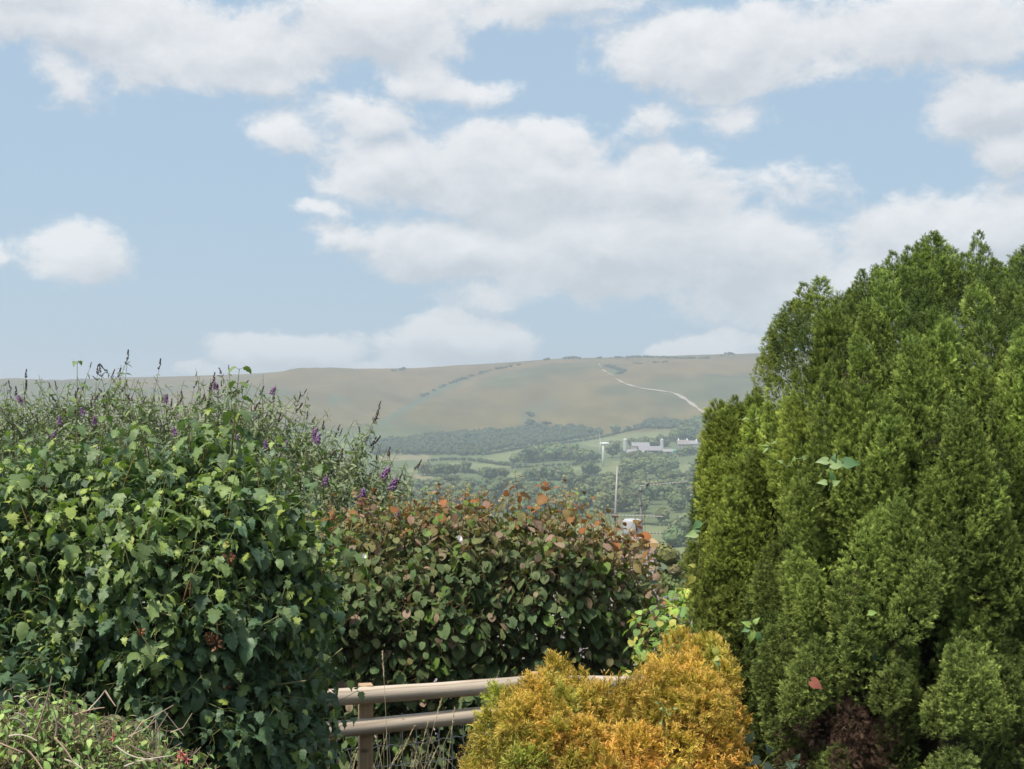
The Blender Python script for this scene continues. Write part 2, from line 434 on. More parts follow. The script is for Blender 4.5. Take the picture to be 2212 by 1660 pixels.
# ------------------------------------------------------------------ distant trees
def ico(sub=1):
    import bmesh
    bm = bmesh.new(); bmesh.ops.create_icosphere(bm, subdivisions=sub, radius=1.0)
    V = np.array([v.co[:] for v in bm.verts]); Fc = np.array([[v.index for v in f.verts] for f in bm.faces]); bm.free(); return V, Fc
IV, IF = ico(2); IV1, IF1 = ico(1)
def tree_mesh(seed, wide=1.0, n_cl=520, col=(.105, .138, .064)):
    r = np.random.default_rng(seed); V = []; Fc = []; C = []; MI = []; n = 0
    lobes = []
    for k in range(11):
        a = r.uniform(0, 2 * PI); rr = r.uniform(0, .32) * wide; z = r.uniform(.34, .80)
        rad = r.uniform(.17, .27) * (1.15 - .4 * abs(z - .5)); lobes.append((rr * math.cos(a), rr * math.sin(a), z, rad))
    lobes.append((0, 0, .5, .33 * wide)); lobes.append((0, 0, .3, .27 * wide))
    for (x, y, z, rad) in lobes:
        d = IV1 * rad * .86 * (1 + .2 * (r.random((len(IV1), 1)) - .5)); d[:, 2] *= .85
        V.append(d + (x, y, z)); Fc.append(IF1 + n); n += len(IV1)
        C.append(np.tile(np.array(col) * .9, (len(IV1), 1))); MI += [0] * len(IF1)
    lb = np.array(lobes); pick = r.choice(len(lb), n_cl, p=lb[:, 3] ** 2 / (lb[:, 3] ** 2).sum())
    d = nrm(r.normal(size=(n_cl, 3))); c = lb[pick, :3] + d * lb[pick, 3:4] * np.array([1, 1, .85]) * r.uniform(.85, 1.1, (n_cl, 1))
    d2 = nrm(d + r.normal(size=d.shape) * .5); s = nrm(np.cross(d2, r.normal(size=d.shape))); t = np.cross(d2, s); sz = r.uniform(.025, .055, (n_cl, 1))
    cv = np.array(col) * r.uniform(.75, 1.35, (n_cl, 1)) * np.array([1.0, 1.0, 1.0])
    cv[:, 0] *= r.uniform(.85, 1.25, n_cl)
    quad = np.stack([c - s * sz - t * sz * .6, c + s * sz - t * sz, c + s * sz * .8 + t * sz, c - s * sz + t * sz * .7], 1).reshape(-1, 3)
    i = np.arange(n_cl)[:, None] * 4 + n
    V.append(quad); C.append(np.repeat(cv, 4, 0)); Fc2 = np.concatenate([np.hstack([i, i + 1, i + 2]), np.hstack([i, i + 2, i + 3])]); Fc.append(Fc2); MI += [0] * len(Fc2); n += len(quad)
    # trunk
    k = 6; ring = np.array([(math.cos(2 * PI * q / k), math.sin(2 * PI * q / k)) for q in range(k)])
    tv = np.concatenate([np.column_stack([ring * .035, np.full(k, -.06)]), np.column_stack([ring * .022, np.full(k, .45)])])
    V.append(tv); C.append(np.tile((1, 1, 1), (2 * k, 1)))
    tf = np.array([[q, (q + 1) % k, k + q] for q in range(k)] + [[(q + 1) % k, k + (q + 1) % k, k + q] for q in range(k)]) + n
    Fc.append(tf); MI += [1] * len(tf)
    return mesh('tree_crown', np.concatenate(V), np.concatenate(Fc), None, np.concatenate(C), mats=[MAT['far_leaf'], MAT['bark']], mi=MI)
TREES = [tree_mesh(100 + k, wide=[1, 1.15, .9, 1.25, .8, 1.05][k]) for k in range(6)]
POPLAR = tree_mesh(140, .6)
def place_tree(p, h, label, group, name='tree', tint=None, r=None, mesh_=None):
    r = r or random
    me = mesh_ or TREES[r.randrange(len(TREES))]
    o = bpy.data.objects.new(name, me); COL.objects.link(o)
    o.location = p; wd = r.uniform(1.0, 1.35); o.scale = (h * wd, h * wd, h); o.rotation_euler = (0, 0, r.uniform(0, 6.28))
    b = r.uniform(.7, 1.5); g = r.uniform(.88, 1.2)
    o.color = (b * g, b, b * r.uniform(.85, 1.1), 1) if tint is None else (*tint, 1)
    tag(o, label, 'tree', group); return o
def row(a, b, n, h, label, group, jit=6):
    (x0, y0), (x1, y1) = c4([a, b]); u = (np.arange(n) + .5 + rng.uniform(-.35, .35, n)) / n
    pts = hit(x0 + (x1 - x0) * u, y0 + (y1 - y0) * u + rng.uniform(-1.2, 1.2, n))
    for p in pts: place_tree(p, h * random.uniform(.72, 1.2), label, group)
def wood(poly, n, h, label, group):
    q = np.array(c4(poly)); pts = []
    while len(pts) < n:
        x = rng.uniform(q[:, 0].min(), q[:, 0].max()); y = rng.uniform(q[:, 1].min(), q[:, 1].max())
        if inpoly(np.array([x]), np.array([y]), q)[0] and all((x - a) ** 2 + ((y - b) * 2.5) ** 2 > 80 for a, b in pts): pts.append((x, y))
        elif rng.random() < .003: pts.append((x, y))
    pp = pts; pts = hit([a for a, b in pts], [b for a, b in pts])
    for (a, b), p in zip(pp, pts):
        lb = label
        if n > 60:
            cx, cy = (a - 708.4) / .4003, (b - 726.1) / .4003
            lb = 'tree %s of the valley wood, %s' % ('at the near edge' if cy > 950 else ('in the middle depth' if cy > 880 else 'at the far edge'),
                 'left of the red tipped hazel' if cx < 620 else ('behind the left half of the hazel' if cx < 900 else ('behind the middle of the hazel' if cx < 1200 else ('below the wind turbine' if cx < 1560 else 'below the farm sheds'))))
        place_tree(p, h * random.uniform(.75, 1.25), lb, group)

row((1050, 682), (1330, 664), 15, 12, 'hazy green tree in the copse left of the wind turbine', 'trees in the copse by the wind turbine')
row((1080, 668), (1300, 655), 9, 12, 'hazy green tree in the copse left of the wind turbine', 'trees in the copse by the wind turbine')
row((1335, 682), (1450, 674), 6, 11, 'hazy green tree in the copse left of the wind turbine', 'trees in the copse by the wind turbine')
def single(x, y, h, label, **k):
    (a, b), = c4([(x, y)]); place_tree(hit(a, b)[0], h, label, None, **k)
single(1535, 655, 15, 'rounded dark tree just right of the wind turbine')
single(1553, 527, 11, 'dark lone tree at the top of the upper green field below the hill')
single(1002, 692, 10, 'dark lone tree at the right end of the pale hillside field')
single(742, 742, 10, 'round lone tree in the pale field left of centre in the valley')
single(1882, 768, 8, 'small pointed tree at the corner of the right hand pasture', mesh_=POPLAR)
single(1905, 1128, 12, 'rounded bushy tree rising in front of the nearest pale field')
single(1870, 1135, 8, 'low bushy tree left of the rounded one in the nearest pale field')
row((500, 752), (690, 748), 9, 9, 'tree of the hedgerow left of the valley floor', 'hedgerow trees on the left of the valley')
row((850, 772), (965, 765), 6, 8, 'tree of the hedgerow left of the valley floor', 'hedgerow trees on the left of the valley')
row((1080, 778), (1300, 768), 12, 9, 'tree of the hedgerow below the middle pale field', 'hedgerow trees below the middle field')
row((1390, 752), (1460, 742), 4, 9, 'tree of the hedgerow below the middle pale field', 'hedgerow trees below the middle field')
row((1585, 742), (1870, 738), 14, 11, 'green tree in the belt below the farm sheds', 'trees below the farm')
row((1600, 715), (1860, 700), 12, 10, 'green tree in the belt below the farm sheds', 'trees below the farm')
row((1600, 668), (1880, 672), 10, 8, 'green tree in the belt below the farm sheds', 'trees below the farm')
row((1640, 606), (1830, 596), 9, 11, 'dark tree standing behind the farm sheds', 'trees behind the farm')
row((1850, 570), (2000, 552), 9, 13, 'dark tree standing behind the farm sheds', 'trees behind the farm')
row((1890, 650), (2020, 632), 8, 8, 'low tree below the farmhouse', 'trees below the farmhouse')
wood([(1900, 500), (2110, 440), (2110, 640), (2010, 630), (1990, 560), (1860, 560)], 26, 11, 'hazy tree of the wood climbing the slope right of the farm', 'trees of the wood right of the farm')
wood([(430, 830), (900, 822), (1300, 822), (1500, 772), (1850, 790), (1925, 850), (1915, 1005), (1700, 1008), (1300, 1006), (600, 1000), (430, 960)], 118, 10, 'tree of the broad mixed wood on the valley floor', 'trees of the valley wood')
wood([(1930, 775), (2110, 760), (2110, 830), (1990, 825), (1940, 822)], 9, 11, 'tree beside the right hand pasture', 'trees beside the right hand pasture')
wood([(1965, 880), (2110, 870), (2110, 935), (1960, 935)], 10, 12, 'tree behind the white post in the pasture', 'trees behind the white post')

# joined clump foliage for hedges and the wood under the hill
def clump_mesh(name, centres, radii, per=26, col=(.070, .092, .052), seed=1, quad=.28):
    r = np.random.default_rng(seed); m = len(centres); V = []; Fc = []; C = []
    core = (IV1[None] * radii[:, None, None] * .8 * np.array([1, 1, .9]) + centres[:, None]).reshape(-1, 3)
    nf = IF1[None] + (np.arange(m) * len(IV1))[:, None, None]
    V.append(core); Fc.append(nf.reshape(-1, 3)); C.append(np.tile(np.array(col) * .9, (len(core), 1))); n = len(core)
    k = m * per; ci = np.repeat(np.arange(m), per); d = nrm(r.normal(size=(k, 3))); d[:, 2] = np.abs(d[:, 2]) * .9 - .1
    c = centres[ci] + d * radii[ci, None] * r.uniform(.8, 1.12, (k, 1)); s = nrm(np.cross(d, r.normal(size=d.shape))); t = np.cross(d, s)
    sz = radii[ci, None] * quad * r.uniform(.6, 1.2, (k, 1))
    tri = np.stack([c - s * sz - t * sz * .5, c + s * sz - t * sz * .4, c + t * sz], 1).reshape(-1, 3)
    cv = np.array(col) * r.uniform(.7, 1.35, (k, 1)) * np.repeat(r.uniform(.8, 1.2, (m, 3)), per, 0)
    V.append(tri); C.append(np.repeat(cv, 3, 0)); Fc.append(np.arange(k * 3).reshape(-1, 3) + n)
    return mesh(name, np.concatenate(V), np.concatenate(Fc), MAT['far_leaf'], np.concatenate(C))
def hill_wood():
    q = np.array(c4([(200, 565), (250, 562), (400, 565), (500, 552), (640, 538), (760, 535), (900, 515), (1000, 518), (1100, 500), (1300, 496), (1400, 505), (1500, 530), (1400, 548), (1250, 575), (900, 620), (840, 640), (700, 648), (560, 640), (250, 645)]))
    pts = []
    while len(pts) < 1300:
        x = rng.uniform(q[:, 0].min(), q[:, 0].max(), 400); y = rng.uniform(q[:, 1].min(), q[:, 1].max(), 400)
        k = inpoly(x, y, q) & (rng.random(400) < .25 + fbm(x / 25, y / 12, 2)); pts += list(zip(x[k], y[k]))
    pts = np.array(pts[:1300]); h = hit(pts[:, 0], pts[:, 1]); rad = rng.uniform(2.2, 4.6, len(h)); h[:, 2] += rad * .9
    tag(link('woodland', clump_mesh('woodland', h, rad, 22, seed=5)), 'dark hazy wood along the foot of the hill', 'woodland', None, 'stuff')
    q = np.array(c4([(1590, 520), (1700, 478), (1770, 455), (1860, 465), (1960, 470), (2110, 430), (2110, 500), (1900, 500), (1700, 500)]))
    pts = []
    while len(pts) < 260:
        x = rng.uniform(q[:, 0].min(), q[:, 0].max()); y = rng.uniform(q[:, 1].min(), q[:, 1].max())
        if inpoly(np.array([x]), np.array([y]), q)[0]: pts.append((x, y))
    pts = np.array(pts); h = hit(pts[:, 0], pts[:, 1]); rad = rng.uniform(1.8, 4.2, len(h)); h[:, 2] += rad * .8
    tag(link('woodland', clump_mesh('woodland', h, rad, 22, seed=6)), 'scrubby wood on the slope above the upper green field', 'woodland', None, 'stuff')
hill_wood()
def hedge(pts, label, hgt=3.0, wid=1.6, name='hedge', step=2.2, col=(.070, .092, .052), cat='hedge', group=None, gap=0.0, seed=0):
    q = np.array(c4(pts)); tt = np.linspace(0, len(q) - 1, 60); pp = np.stack([np.interp(tt, np.arange(len(q)), q[:, k]) for k in (0, 1)], 1)
    h = hit(pp[:, 0], pp[:, 1]); L = np.concatenate([[0], np.cumsum(np.linalg.norm(np.diff(h[:, :2], axis=0), axis=1))])
    n = min(700, max(6, int(L[-1] / step))); u = np.linspace(0, L[-1], n); c = np.stack([np.interp(u, L, h[:, k]) for k in (0, 1)], 1)
    r = np.random.default_rng(seed + len(pts) * 13 + int(pts[0][0])); c += r.normal(size=c.shape) * wid * .4
    keep = r.random(n) > gap; c = c[keep]; n = len(c)
    z = terr(c[:, 0], c[:, 1]); rad = hgt * .5 * r.uniform(.75, 1.3, n) * (1 + .5 * (r.random(n) > .93))
    tag(link(name, clump_mesh(name, np.column_stack([c, z + rad * .75]), rad, 18, col, seed)), label, cat, group)
hedge([(830, 643), (900, 632), (1050, 606), (1250, 582), (1400, 562), (1500, 542), (1600, 517)], 'long dark hedge under the wood at the foot of the hill')
hedge([(550, 675), (650, 668), (760, 670), (860, 684), (960, 698), (1060, 702)], 'dark hedge curving below the straw coloured field', 3.4)
hedge([(1000, 712), (1100, 708), (1230, 700), (1330, 696), (1460, 682)], 'hedge along the top of the middle pale field', 3.0)
hedge([(1600, 516), (1700, 497), (1860, 481)], 'dark hedge along the top of the upper green field', 3.6)
hedge([(470, 715), (560, 728), (700, 735), (860, 745), (960, 740)], 'hedge of mixed bushes in the left of the valley', 2.6)
hedge([(600, 760), (760, 783), (860, 800)], 'short hedge beside the thin straw coloured field', 2.6)
hedge([(940, 785), (1100, 783), (1300, 776), (1480, 762), (1580, 756)], 'long hedge above the valley wood', 3.2)
hedge([(1870, 770), (1960, 763), (2060, 757)], 'low hedge under the right hand pasture', 2.4)
hedge([(1690, 1016), (1800, 1021), (1900, 1026), (2080, 1040)], 'trimmed dark hedge across the nearest pale field', 1.5, .8, step=1.0)
hedge([(1560, 600), (1600, 640), (1590, 668)], 'hedge between the wind turbine and the farm sheds', 3.0)
# scrub on the hill: bushes along the gully and on the skyline
def bushes(pts, n, r0, label, group, spread=2.0):
    q = np.array(c4(pts)); tt = np.sort(rng.uniform(0, len(q) - 1, n)); pp = np.stack([np.interp(tt, np.arange(len(q)), q[:, k]) for k in (0, 1)], 1)
    pp[:, 1] += rng.normal(size=n) * spread * .3; h = hit(pp[:, 0], pp[:, 1])
    for p in h:
        o = bpy.data.objects.new('bush', BUSHM[random.randrange(3)]); COL.objects.link(o); o.location = p
        s = r0 * random.uniform(.6, 1.5); o.scale = (s * 1.5, s * 1.3, s); o.rotation_euler = (0, 0, random.uniform(0, 6)); tag(o, label, 'bush', group)
BUSHM = []
for k in range(3):
    r_ = np.random.default_rng(50 + k); c_ = np.column_stack([r_.uniform(-.7, .7, 6), r_.uniform(-.7, .7, 6), r_.uniform(.3, .8, 6)]); BUSHM.append(clump_mesh('bush', c_, r_.uniform(.35, .6, 6), 30, (.06, .08, .045), 60 + k, .35))
bushes([(1130, 146), (1030, 156), (950, 170), (860, 190), (780, 215), (700, 240), (600, 280), (500, 330)], 46, 2.4, 'dark thorn bush in the diagonal line across the hill', 'thorn bushes in the diagonal line')
bushes([(1262, 122), (1310, 119), (1360, 121)], 12, 2.6, 'dark bush in the left clump on the skyline', 'bushes of the left skyline clump')
bushes([(1440, 118), (1600, 115), (1700, 112), (1800, 116), (1940, 120), (2060, 117)], 60, 2.2, 'low dark bush in the long line along the skyline', 'bushes along the skyline')
bushes([(2120, 104), (2170, 98), (2200, 100)], 6, 3.2, 'dark bush on the skyline beside the big conifer', 'bushes on the skyline by the conifer')
bushes([(350, 187), (360, 187)], 2, 2.8, 'lower of the two lone bush spots on the bare skyline', 'bushes of the left lone spot on the skyline')
bushes([(392, 181), (408, 181)], 3, 3.4, 'bush in the right lone spot on the bare skyline', 'bushes of the right lone spot on the skyline')
bushes([(1180, 132), (1190, 131)], 2, 3.4, 'small thorn bush on the skyline above the gully', 'thorn bushes on the skyline above the gully')
bushes([(1505, 162), (1530, 165), (1560, 178), (1600, 190), (1560, 205)], 26, 2.4, 'dark bush in the clump beside the chalk track', 'bushes beside the chalk track')
bushes([(1640, 150), (1700, 146), (1830, 140)], 9, 1.8, 'small scrub bush just below the skyline', 'scrub below the skyline')
bushes([(1060, 395), (1110, 440), (1080, 480), (1200, 470)], 9, 2.8, 'dark thorn bush in the hollow on the lower hill', 'thorn bushes in the hollow')

# ------------------------------------------------------------------ wind turbine
def build_turbine():
    (bx, by), = c4([(1485, 702)]); p = hit(bx, by)[0]; D = p[1]; top = P(np.array(bx), np.array(958.), D)[2]; H = top - p[2]
    root = tag(empty('wind_turbine', p), 'slim white wind turbine standing beside the valley copse', 'wind turbine')
    m = MB(); m.tube([p + (0, 0, H * k) for k in (0, .5, .98)], [.95, .72, .52], 12); m.build('tower', MAT['white_paint'], root, True)
    m = MB(); m.tube([p + (-1.2, 0, H), p + (-.6, 0, H + .1), p + (2.2, 0, H + .1), p + (4.6, 0, H), p + (5.0, 0, H)], [.7, 1.15, 1.2, .9, .4], 10); m.build('nacelle', MAT['white_paint'], root, True)
    hub = p + (-2.0, 0, H)
    m = MB(); m.tube([hub + (-.9, 0, 0), hub + (-.5, 0, 0), hub + (.8, 0, 0)], [.2, .75, .9], 10); m.build('hub', MAT['white_paint'], root, True)
    for a in (8, 128, 248):
        th = math.radians(a); d = np.array([-.1, math.sin(th), math.cos(th)]); s = nrm(np.cross(d, [1, 0, 0.]))
        L = 10.5; V = []; 
        for (u, wd, tk) in ((.3, .35, .3), (1.8, .75, .25), (4, .65, .2), (7.5, .42, .12), (L, .14, .05)):
            c = hub + d * u; V += [c - s * wd * .4, c + np.array([tk, 0, 0]), c + s * wd * .9, c - np.array([tk, 0, 0])]
        Fq = [(i * 4 + k, i * 4 + (k + 1) % 4, (i + 1) * 4 + (k + 1) % 4, (i + 1) * 4 + k) for i in range(4) for k in range(4)] + [(3, 2, 1, 0), (16, 17, 18, 19)]
        m = MB(); m.add(V, Fq); m.build('blade', MAT['white_paint'], root)
build_turbine()

# ------------------------------------------------------------------ farm
def shed(x0, x1, yb, hwall, hroof, depth, roofc, wallc, name, label, cat, doors=(), rz=0.0, ydepth=0, wins=(), chim=()):
    (a, b), (c, d) = c4([(x0, yb), (x1, yb)]); p = hit((a + c) / 2, (b + d) / 2)[0]; D = p[1] ; W = (c - a) / F * D
    root = tag(empty(name, p), label, cat)
    root.rotation_euler = (0, 0, 0)
    R = np.array([[math.cos(rz), -math.sin(rz), 0], [math.sin(rz), math.cos(rz), 0], [0, 0, 1]])
    T_ = lambda V: np.asarray(V, float) @ R.T + p
    w2, d2 = W / 2, depth / 2
    m = MB()
    V = [(-w2, -d2, -3), (w2, -d2, -3), (w2, d2, -3), (-w2, d2, -3), (-w2, -d2, hwall), (w2, -d2, hwall), (w2, d2, hwall), (-w2, d2, hwall), (-w2, 0, hwall + hroof - .05), (w2, 0, hwall + hroof - .05)]
    m.add(T_(V), [(0, 1, 5, 4), (2, 3, 7, 6), (1, 2, 6, 9, 5), (3, 0, 4, 8, 7)], wallc); m.build('wall', MAT['wall_render'], root)
    o = .5; t = .25; V = []
    for z in (0, t):
        V += [(-w2 - o, -d2 - o, hwall + z - hroof * o / d2), (w2 + o, -d2 - o, hwall + z - hroof * o / d2), (w2 + o, 0, hwall + hroof + z), (-w2 - o, 0, hwall + hroof + z), (w2 + o, d2 + o, hwall + z - hroof * o / d2), (-w2 - o, d2 + o, hwall + z - hroof * o / d2)]
    m = MB(); m.add(T_(V), [(6, 7, 8, 9), (9, 8, 10, 11), (1, 0, 3, 2), (2, 3, 5, 4), (0, 1, 7, 6), (4, 5, 11, 10), (1, 2, 8, 7), (2, 4, 10, 8), (3, 0, 6, 9), (5, 3, 9, 11)], roofc)
    rf = m.build('roof', MAT['barn_roof'], root)
    for (u, ww, hh) in doors:
        m = MB(); V = [((u - .5) * W + q * ww / 2, -d2 - .06, z) for z in (-1.5, hh) for q in (-1, 1)] + [((u - .5) * W + q * ww / 2, -d2 + .3, z) for z in (-1.5, hh) for q in (-1, 1)]
        m.add(T_(V), [(0, 1, 3, 2), (2, 3, 7, 6), (0, 2, 6, 4), (1, 5, 7, 3)], (1, 1, 1)); m.build('door', MAT['dark'], root)
    for (u, z0) in wins:
        m = MB(); m.box((0, 0, 0), (1.1, .12, 1.2)); m.v = [T_(np.array(v) + ((u - .5) * W, -d2 - .03, z0)) for v in m.v]; m.build('window', MAT['dark'], root)
    for u in chim:
        m = MB(); m.box((0, 0, 0), (1.0, .8, 2.0)); m.v = [T_(np.array(v) + ((u - .5) * W, 0, hwall + hroof + .6)) for v in m.v]; m.build('chimney', MAT['wall_render'], rf)
    return root
GR = (.26, .25, .25); LG = (.27, .27, .28)
shed(1618, 1706, 648, 3.2, 2.6, 16, LG, (.34, .32, .28), 'farm_shed', 'long pale roofed farm shed at the left end of the farmyard', 'shed', [(.3, 5, 2.8), (.7, 4, 2.8)], -.12)
shed(1675, 1800, 640, 4.2, 3.2, 22, (.25, .235, .25), (.20, .20, .21), 'farm_shed', 'large grey roofed cattle shed with a dark open front in the farmyard', 'shed', [(.3, 10, 3.6), (.75, 12, 3.6)], .03)
shed(1640, 1730, 618, 4.5, 3.0, 16, GR, (.42, .38, .33), 'farm_shed', 'brown grey roofed farm shed behind the long pale shed', 'shed')
shed(1806, 1858, 640, 3.0, 2.0, 10, (.27,.26,.25), (.36, .34, .31), 'farm_shed', 'small white walled farm building right of the cattle shed', 'shed', [(.5, 2.5, 2.2)])
shed(1866, 1925, 632, 2.4, 1.0, 7, (.10, .30, .22), (.10, .28, .20), 'farm_shed', 'low green metal shed below the farmhouse', 'shed')
shed(1885, 1945, 612, 5.2, 3.4, 9, (.24, .21, .21), (.28, .265, .24), 'farmhouse', 'grey stone farmhouse with two chimneys above the farmyard', 'house', wins=[(.2, 1.6), (.5, 1.6), (.8, 1.6), (.2, 4), (.5, 4), (.8, 4)], chim=(.12, .88))
shed(1948, 1992, 606, 4.4, 2.6, 8, (.28,.26,.26), (.34, .33, .30), 'farm_cottage', 'white walled cottage adjoining the right side of the farmhouse', 'house', wins=[(.3, 1.6), (.7, 1.6)], chim=(.9,))
def silo(x, y, h, r, label, c):
    (a, b), = c4([(x, y)]); p = hit(a, b)[0]; root = tag(empty('silo', p), label, 'silo')
    m = MB(); m.tube([p + (0, 0, -1), p + (0, 0, h)], [r, r], 14, c); m.build('drum', MAT['barn_roof'], root, False)
    m = MB(); m.tube([p + (0, 0, h), p + (0, 0, h + r * .6), p + (0, 0, h + r * .8)], [r * 1.03, r * .5, r * .1], 14, c); m.build('cap', MAT['barn_roof'], root)
silo(1803, 640, 13, 1.5, 'tall pale silo rising behind the cattle shed', (.40, .42, .44))
silo(1604, 625, 11, 1.9, 'stout dull silo at the left end of the farmyard', (.40, .40, .38))
def tractor(x, y, col, label, s=1.0):
    (a, b), = c4([(x, y)]); p = hit(a, b)[0]; root = tag(empty('tractor', p), label, 'tractor')
    m = MB(); m.box(p + (1.1 * s, 0, 1.25 * s), (2.2 * s, 1.0 * s, 1.0 * s), 0, col); m.build('bonnet', MAT['barn_roof'], root)
    m = MB(); m.box(p + (-.9 * s, 0, 1.9 * s), (1.7 * s, 1.6 * s, 2.3 * s), 0, col); m.box(p + (-.9 * s, 0, 3.13 * s), (1.9 * s, 1.8 * s, .15 * s), 0, (.7, .7, .7)); m.build('cab', MAT['barn_roof'], root)
    for (dx, dy, r) in ((-1.1, -.95, .9), (-1.1, .95, .9), (1.6, -.8, .55), (1.6, .8, .55)):
        m = MB(); m.tube([p + (dx * s, (dy - .2) * s, r * s), p + (dx * s, (dy + .2) * s, r * s)], [r * s] * 2, 14); m.build('wheel', MAT['dark'], root)
tractor(1079, 672, (.75, .16, .07), 'small orange tractor parked beside the copse edge', 1.5)
tractor(1103, 673, (.12, .45, .42), 'small turquoise tractor right of the orange one', 1.2)
def small_post():
    (a, b), = c4([(1983, 942)]); p = hit(a, b)[0]; m = MB(); m.tube([p, p + (0, 0, 4.4)], [.30, .26], 8); m.box(p + (0, 0, 4.55), (.7, .7, .3))
    tag(m.build('marker_post', MAT['white_paint']), 'small white post standing in the pasture by the big conifer', 'post')
small_post()
def cow(x, y, col, label, rz):
    (a, b), = c4([(x, y)]); p = hit(a, b)[0]
    bm_v = [(-.9, 0, 1.15), (-.45, 0, 1.1), (.1, 0, 1.05), (.6, 0, 1.15), (.95, 0, 1.25), (1.3, 0, 1.0), (1.55, 0, .75)]
    E = [(i, i + 1) for i in range(6)]; R = [(.28, .33), (.36, .42), (.38, .45), (.34, .40), (.2, .25), (.16, .17), (.09, .1)]
    for (k, dx) in ((0, -.05), (3, .05)):
        for s in (-1, 1):
            n = len(bm_v); bm_v += [(bm_v[k][0] + dx, .2 * s, .75), (bm_v[k][0] + dx * 2, .2 * s, .4), (bm_v[k][0] + dx, .2 * s, .0)]
            E += [(k, n), (n, n + 1), (n + 1, n + 2)]; R += [(.15, .15), (.08, .08), (.07, .07)]
    me = bpy.data.meshes.new('cow'); me.from_pydata(bm_v, E, []); o = bpy.data.objects.new('cow', me); COL.objects.link(o)
    a_ = me.attributes.new('Col', 'FLOAT_COLOR', 'POINT'); a_.data.foreach_set('color', [1.0] * (4 * len(bm_v)))
    md = o.modifiers.new('skin', 'SKIN'); sv = me.skin_vertices[0].data
    for i, r in enumerate(R): sv[i].radius = r
    sv[0].use_root = True
    o.modifiers.new('sub', 'SUBSURF').levels = 1; me.materials.append(MAT['wall_render']); o.color = (*col, 1)
    o.location = p; o.rotation_euler = (0, 0, rz); o.scale = (1.25,) * 3; tag(o, label, 'cow')
cow(1950, 692, (.62, .36, .22), 'light brown cow grazing high in the right hand pasture', .3)
cow(1995, 692, (.66, .42, .28), 'tan cow grazing right of the light brown one', 2.6)
cow(2000, 700, (.60, .50, .40), 'pale cow grazing just below the tan one', 1.2)

# ------------------------------------------------------------------ near foliage
MAT['viburnum_leaf'] = leaf_mat('guelder_rose_leaf', .48, .20, .40, (1.2, 1.25, 1.25), .13)
MAT['hazel_leaf'] = leaf_mat('hazel_leaf', .6, .22, .25, (1.3, 1.35, 1.3), .12, (1.2, 1.1, .6))
MAT['soft_leaf'] = leaf_mat('soft_leaf', .6, .25, .25, (1.25, 1.25, 1.3), .15)
MAT['needle'] = leaf_mat('scale_needle', .6, .12, .25, (.9, .9, .9), 0.0)
MAT['stem'] = plain('green_stem', (1, 1, 1), .6, 60, .2, .001)
MAT['twig'] = plain('woody_twig', (1, 1, 1), .85, 60, .35, .001)
MAT['petal'] = leaf_mat('petal', .6, .35, .2, (1, 1, 1), .05, (1.1, 1.0, 1.1))

def leaf_tpl(st, fold=.18, droop=.35, twist=.0, wave=0.0):
    """st: list of (y_mid, y_edge, half width). leaf along +Y, upper side +Z"""
    V = []; L = []
    for i, (ym, ye, wd) in enumerate(st):
        zm = -droop * ym ** 2; ze = -droop * max(ye, 0) ** 2 + fold * wd * (1 if wd < .3 else .6) - .30 * wd ** 2 * 1.4 + wave * (.05 if i % 2 else -.05)
        V += [(-wd, ye, ze - twist * wd), (0, ym, zm), (wd, ye, ze + twist * wd)]; L += [(-wd, ye, 0), (0, ym, 0), (wd, ye, 0)]
    T = []
    n = len(st)
    for i in range(n - 1):
        a, b = i * 3, (i + 1) * 3
        for k in (0, 1):
            T += [(a + k, a + k + 1, b + k + 1), (a + k, b + k + 1, b + k)]
    V = np.array(V, float); T = np.array(T)
    ar = np.linalg.norm(np.cross(V[T[:, 1]] - V[T[:, 0]], V[T[:, 2]] - V[T[:, 0]]), axis=1)
    return V, T[ar > 1e-5], np.array(L, float)
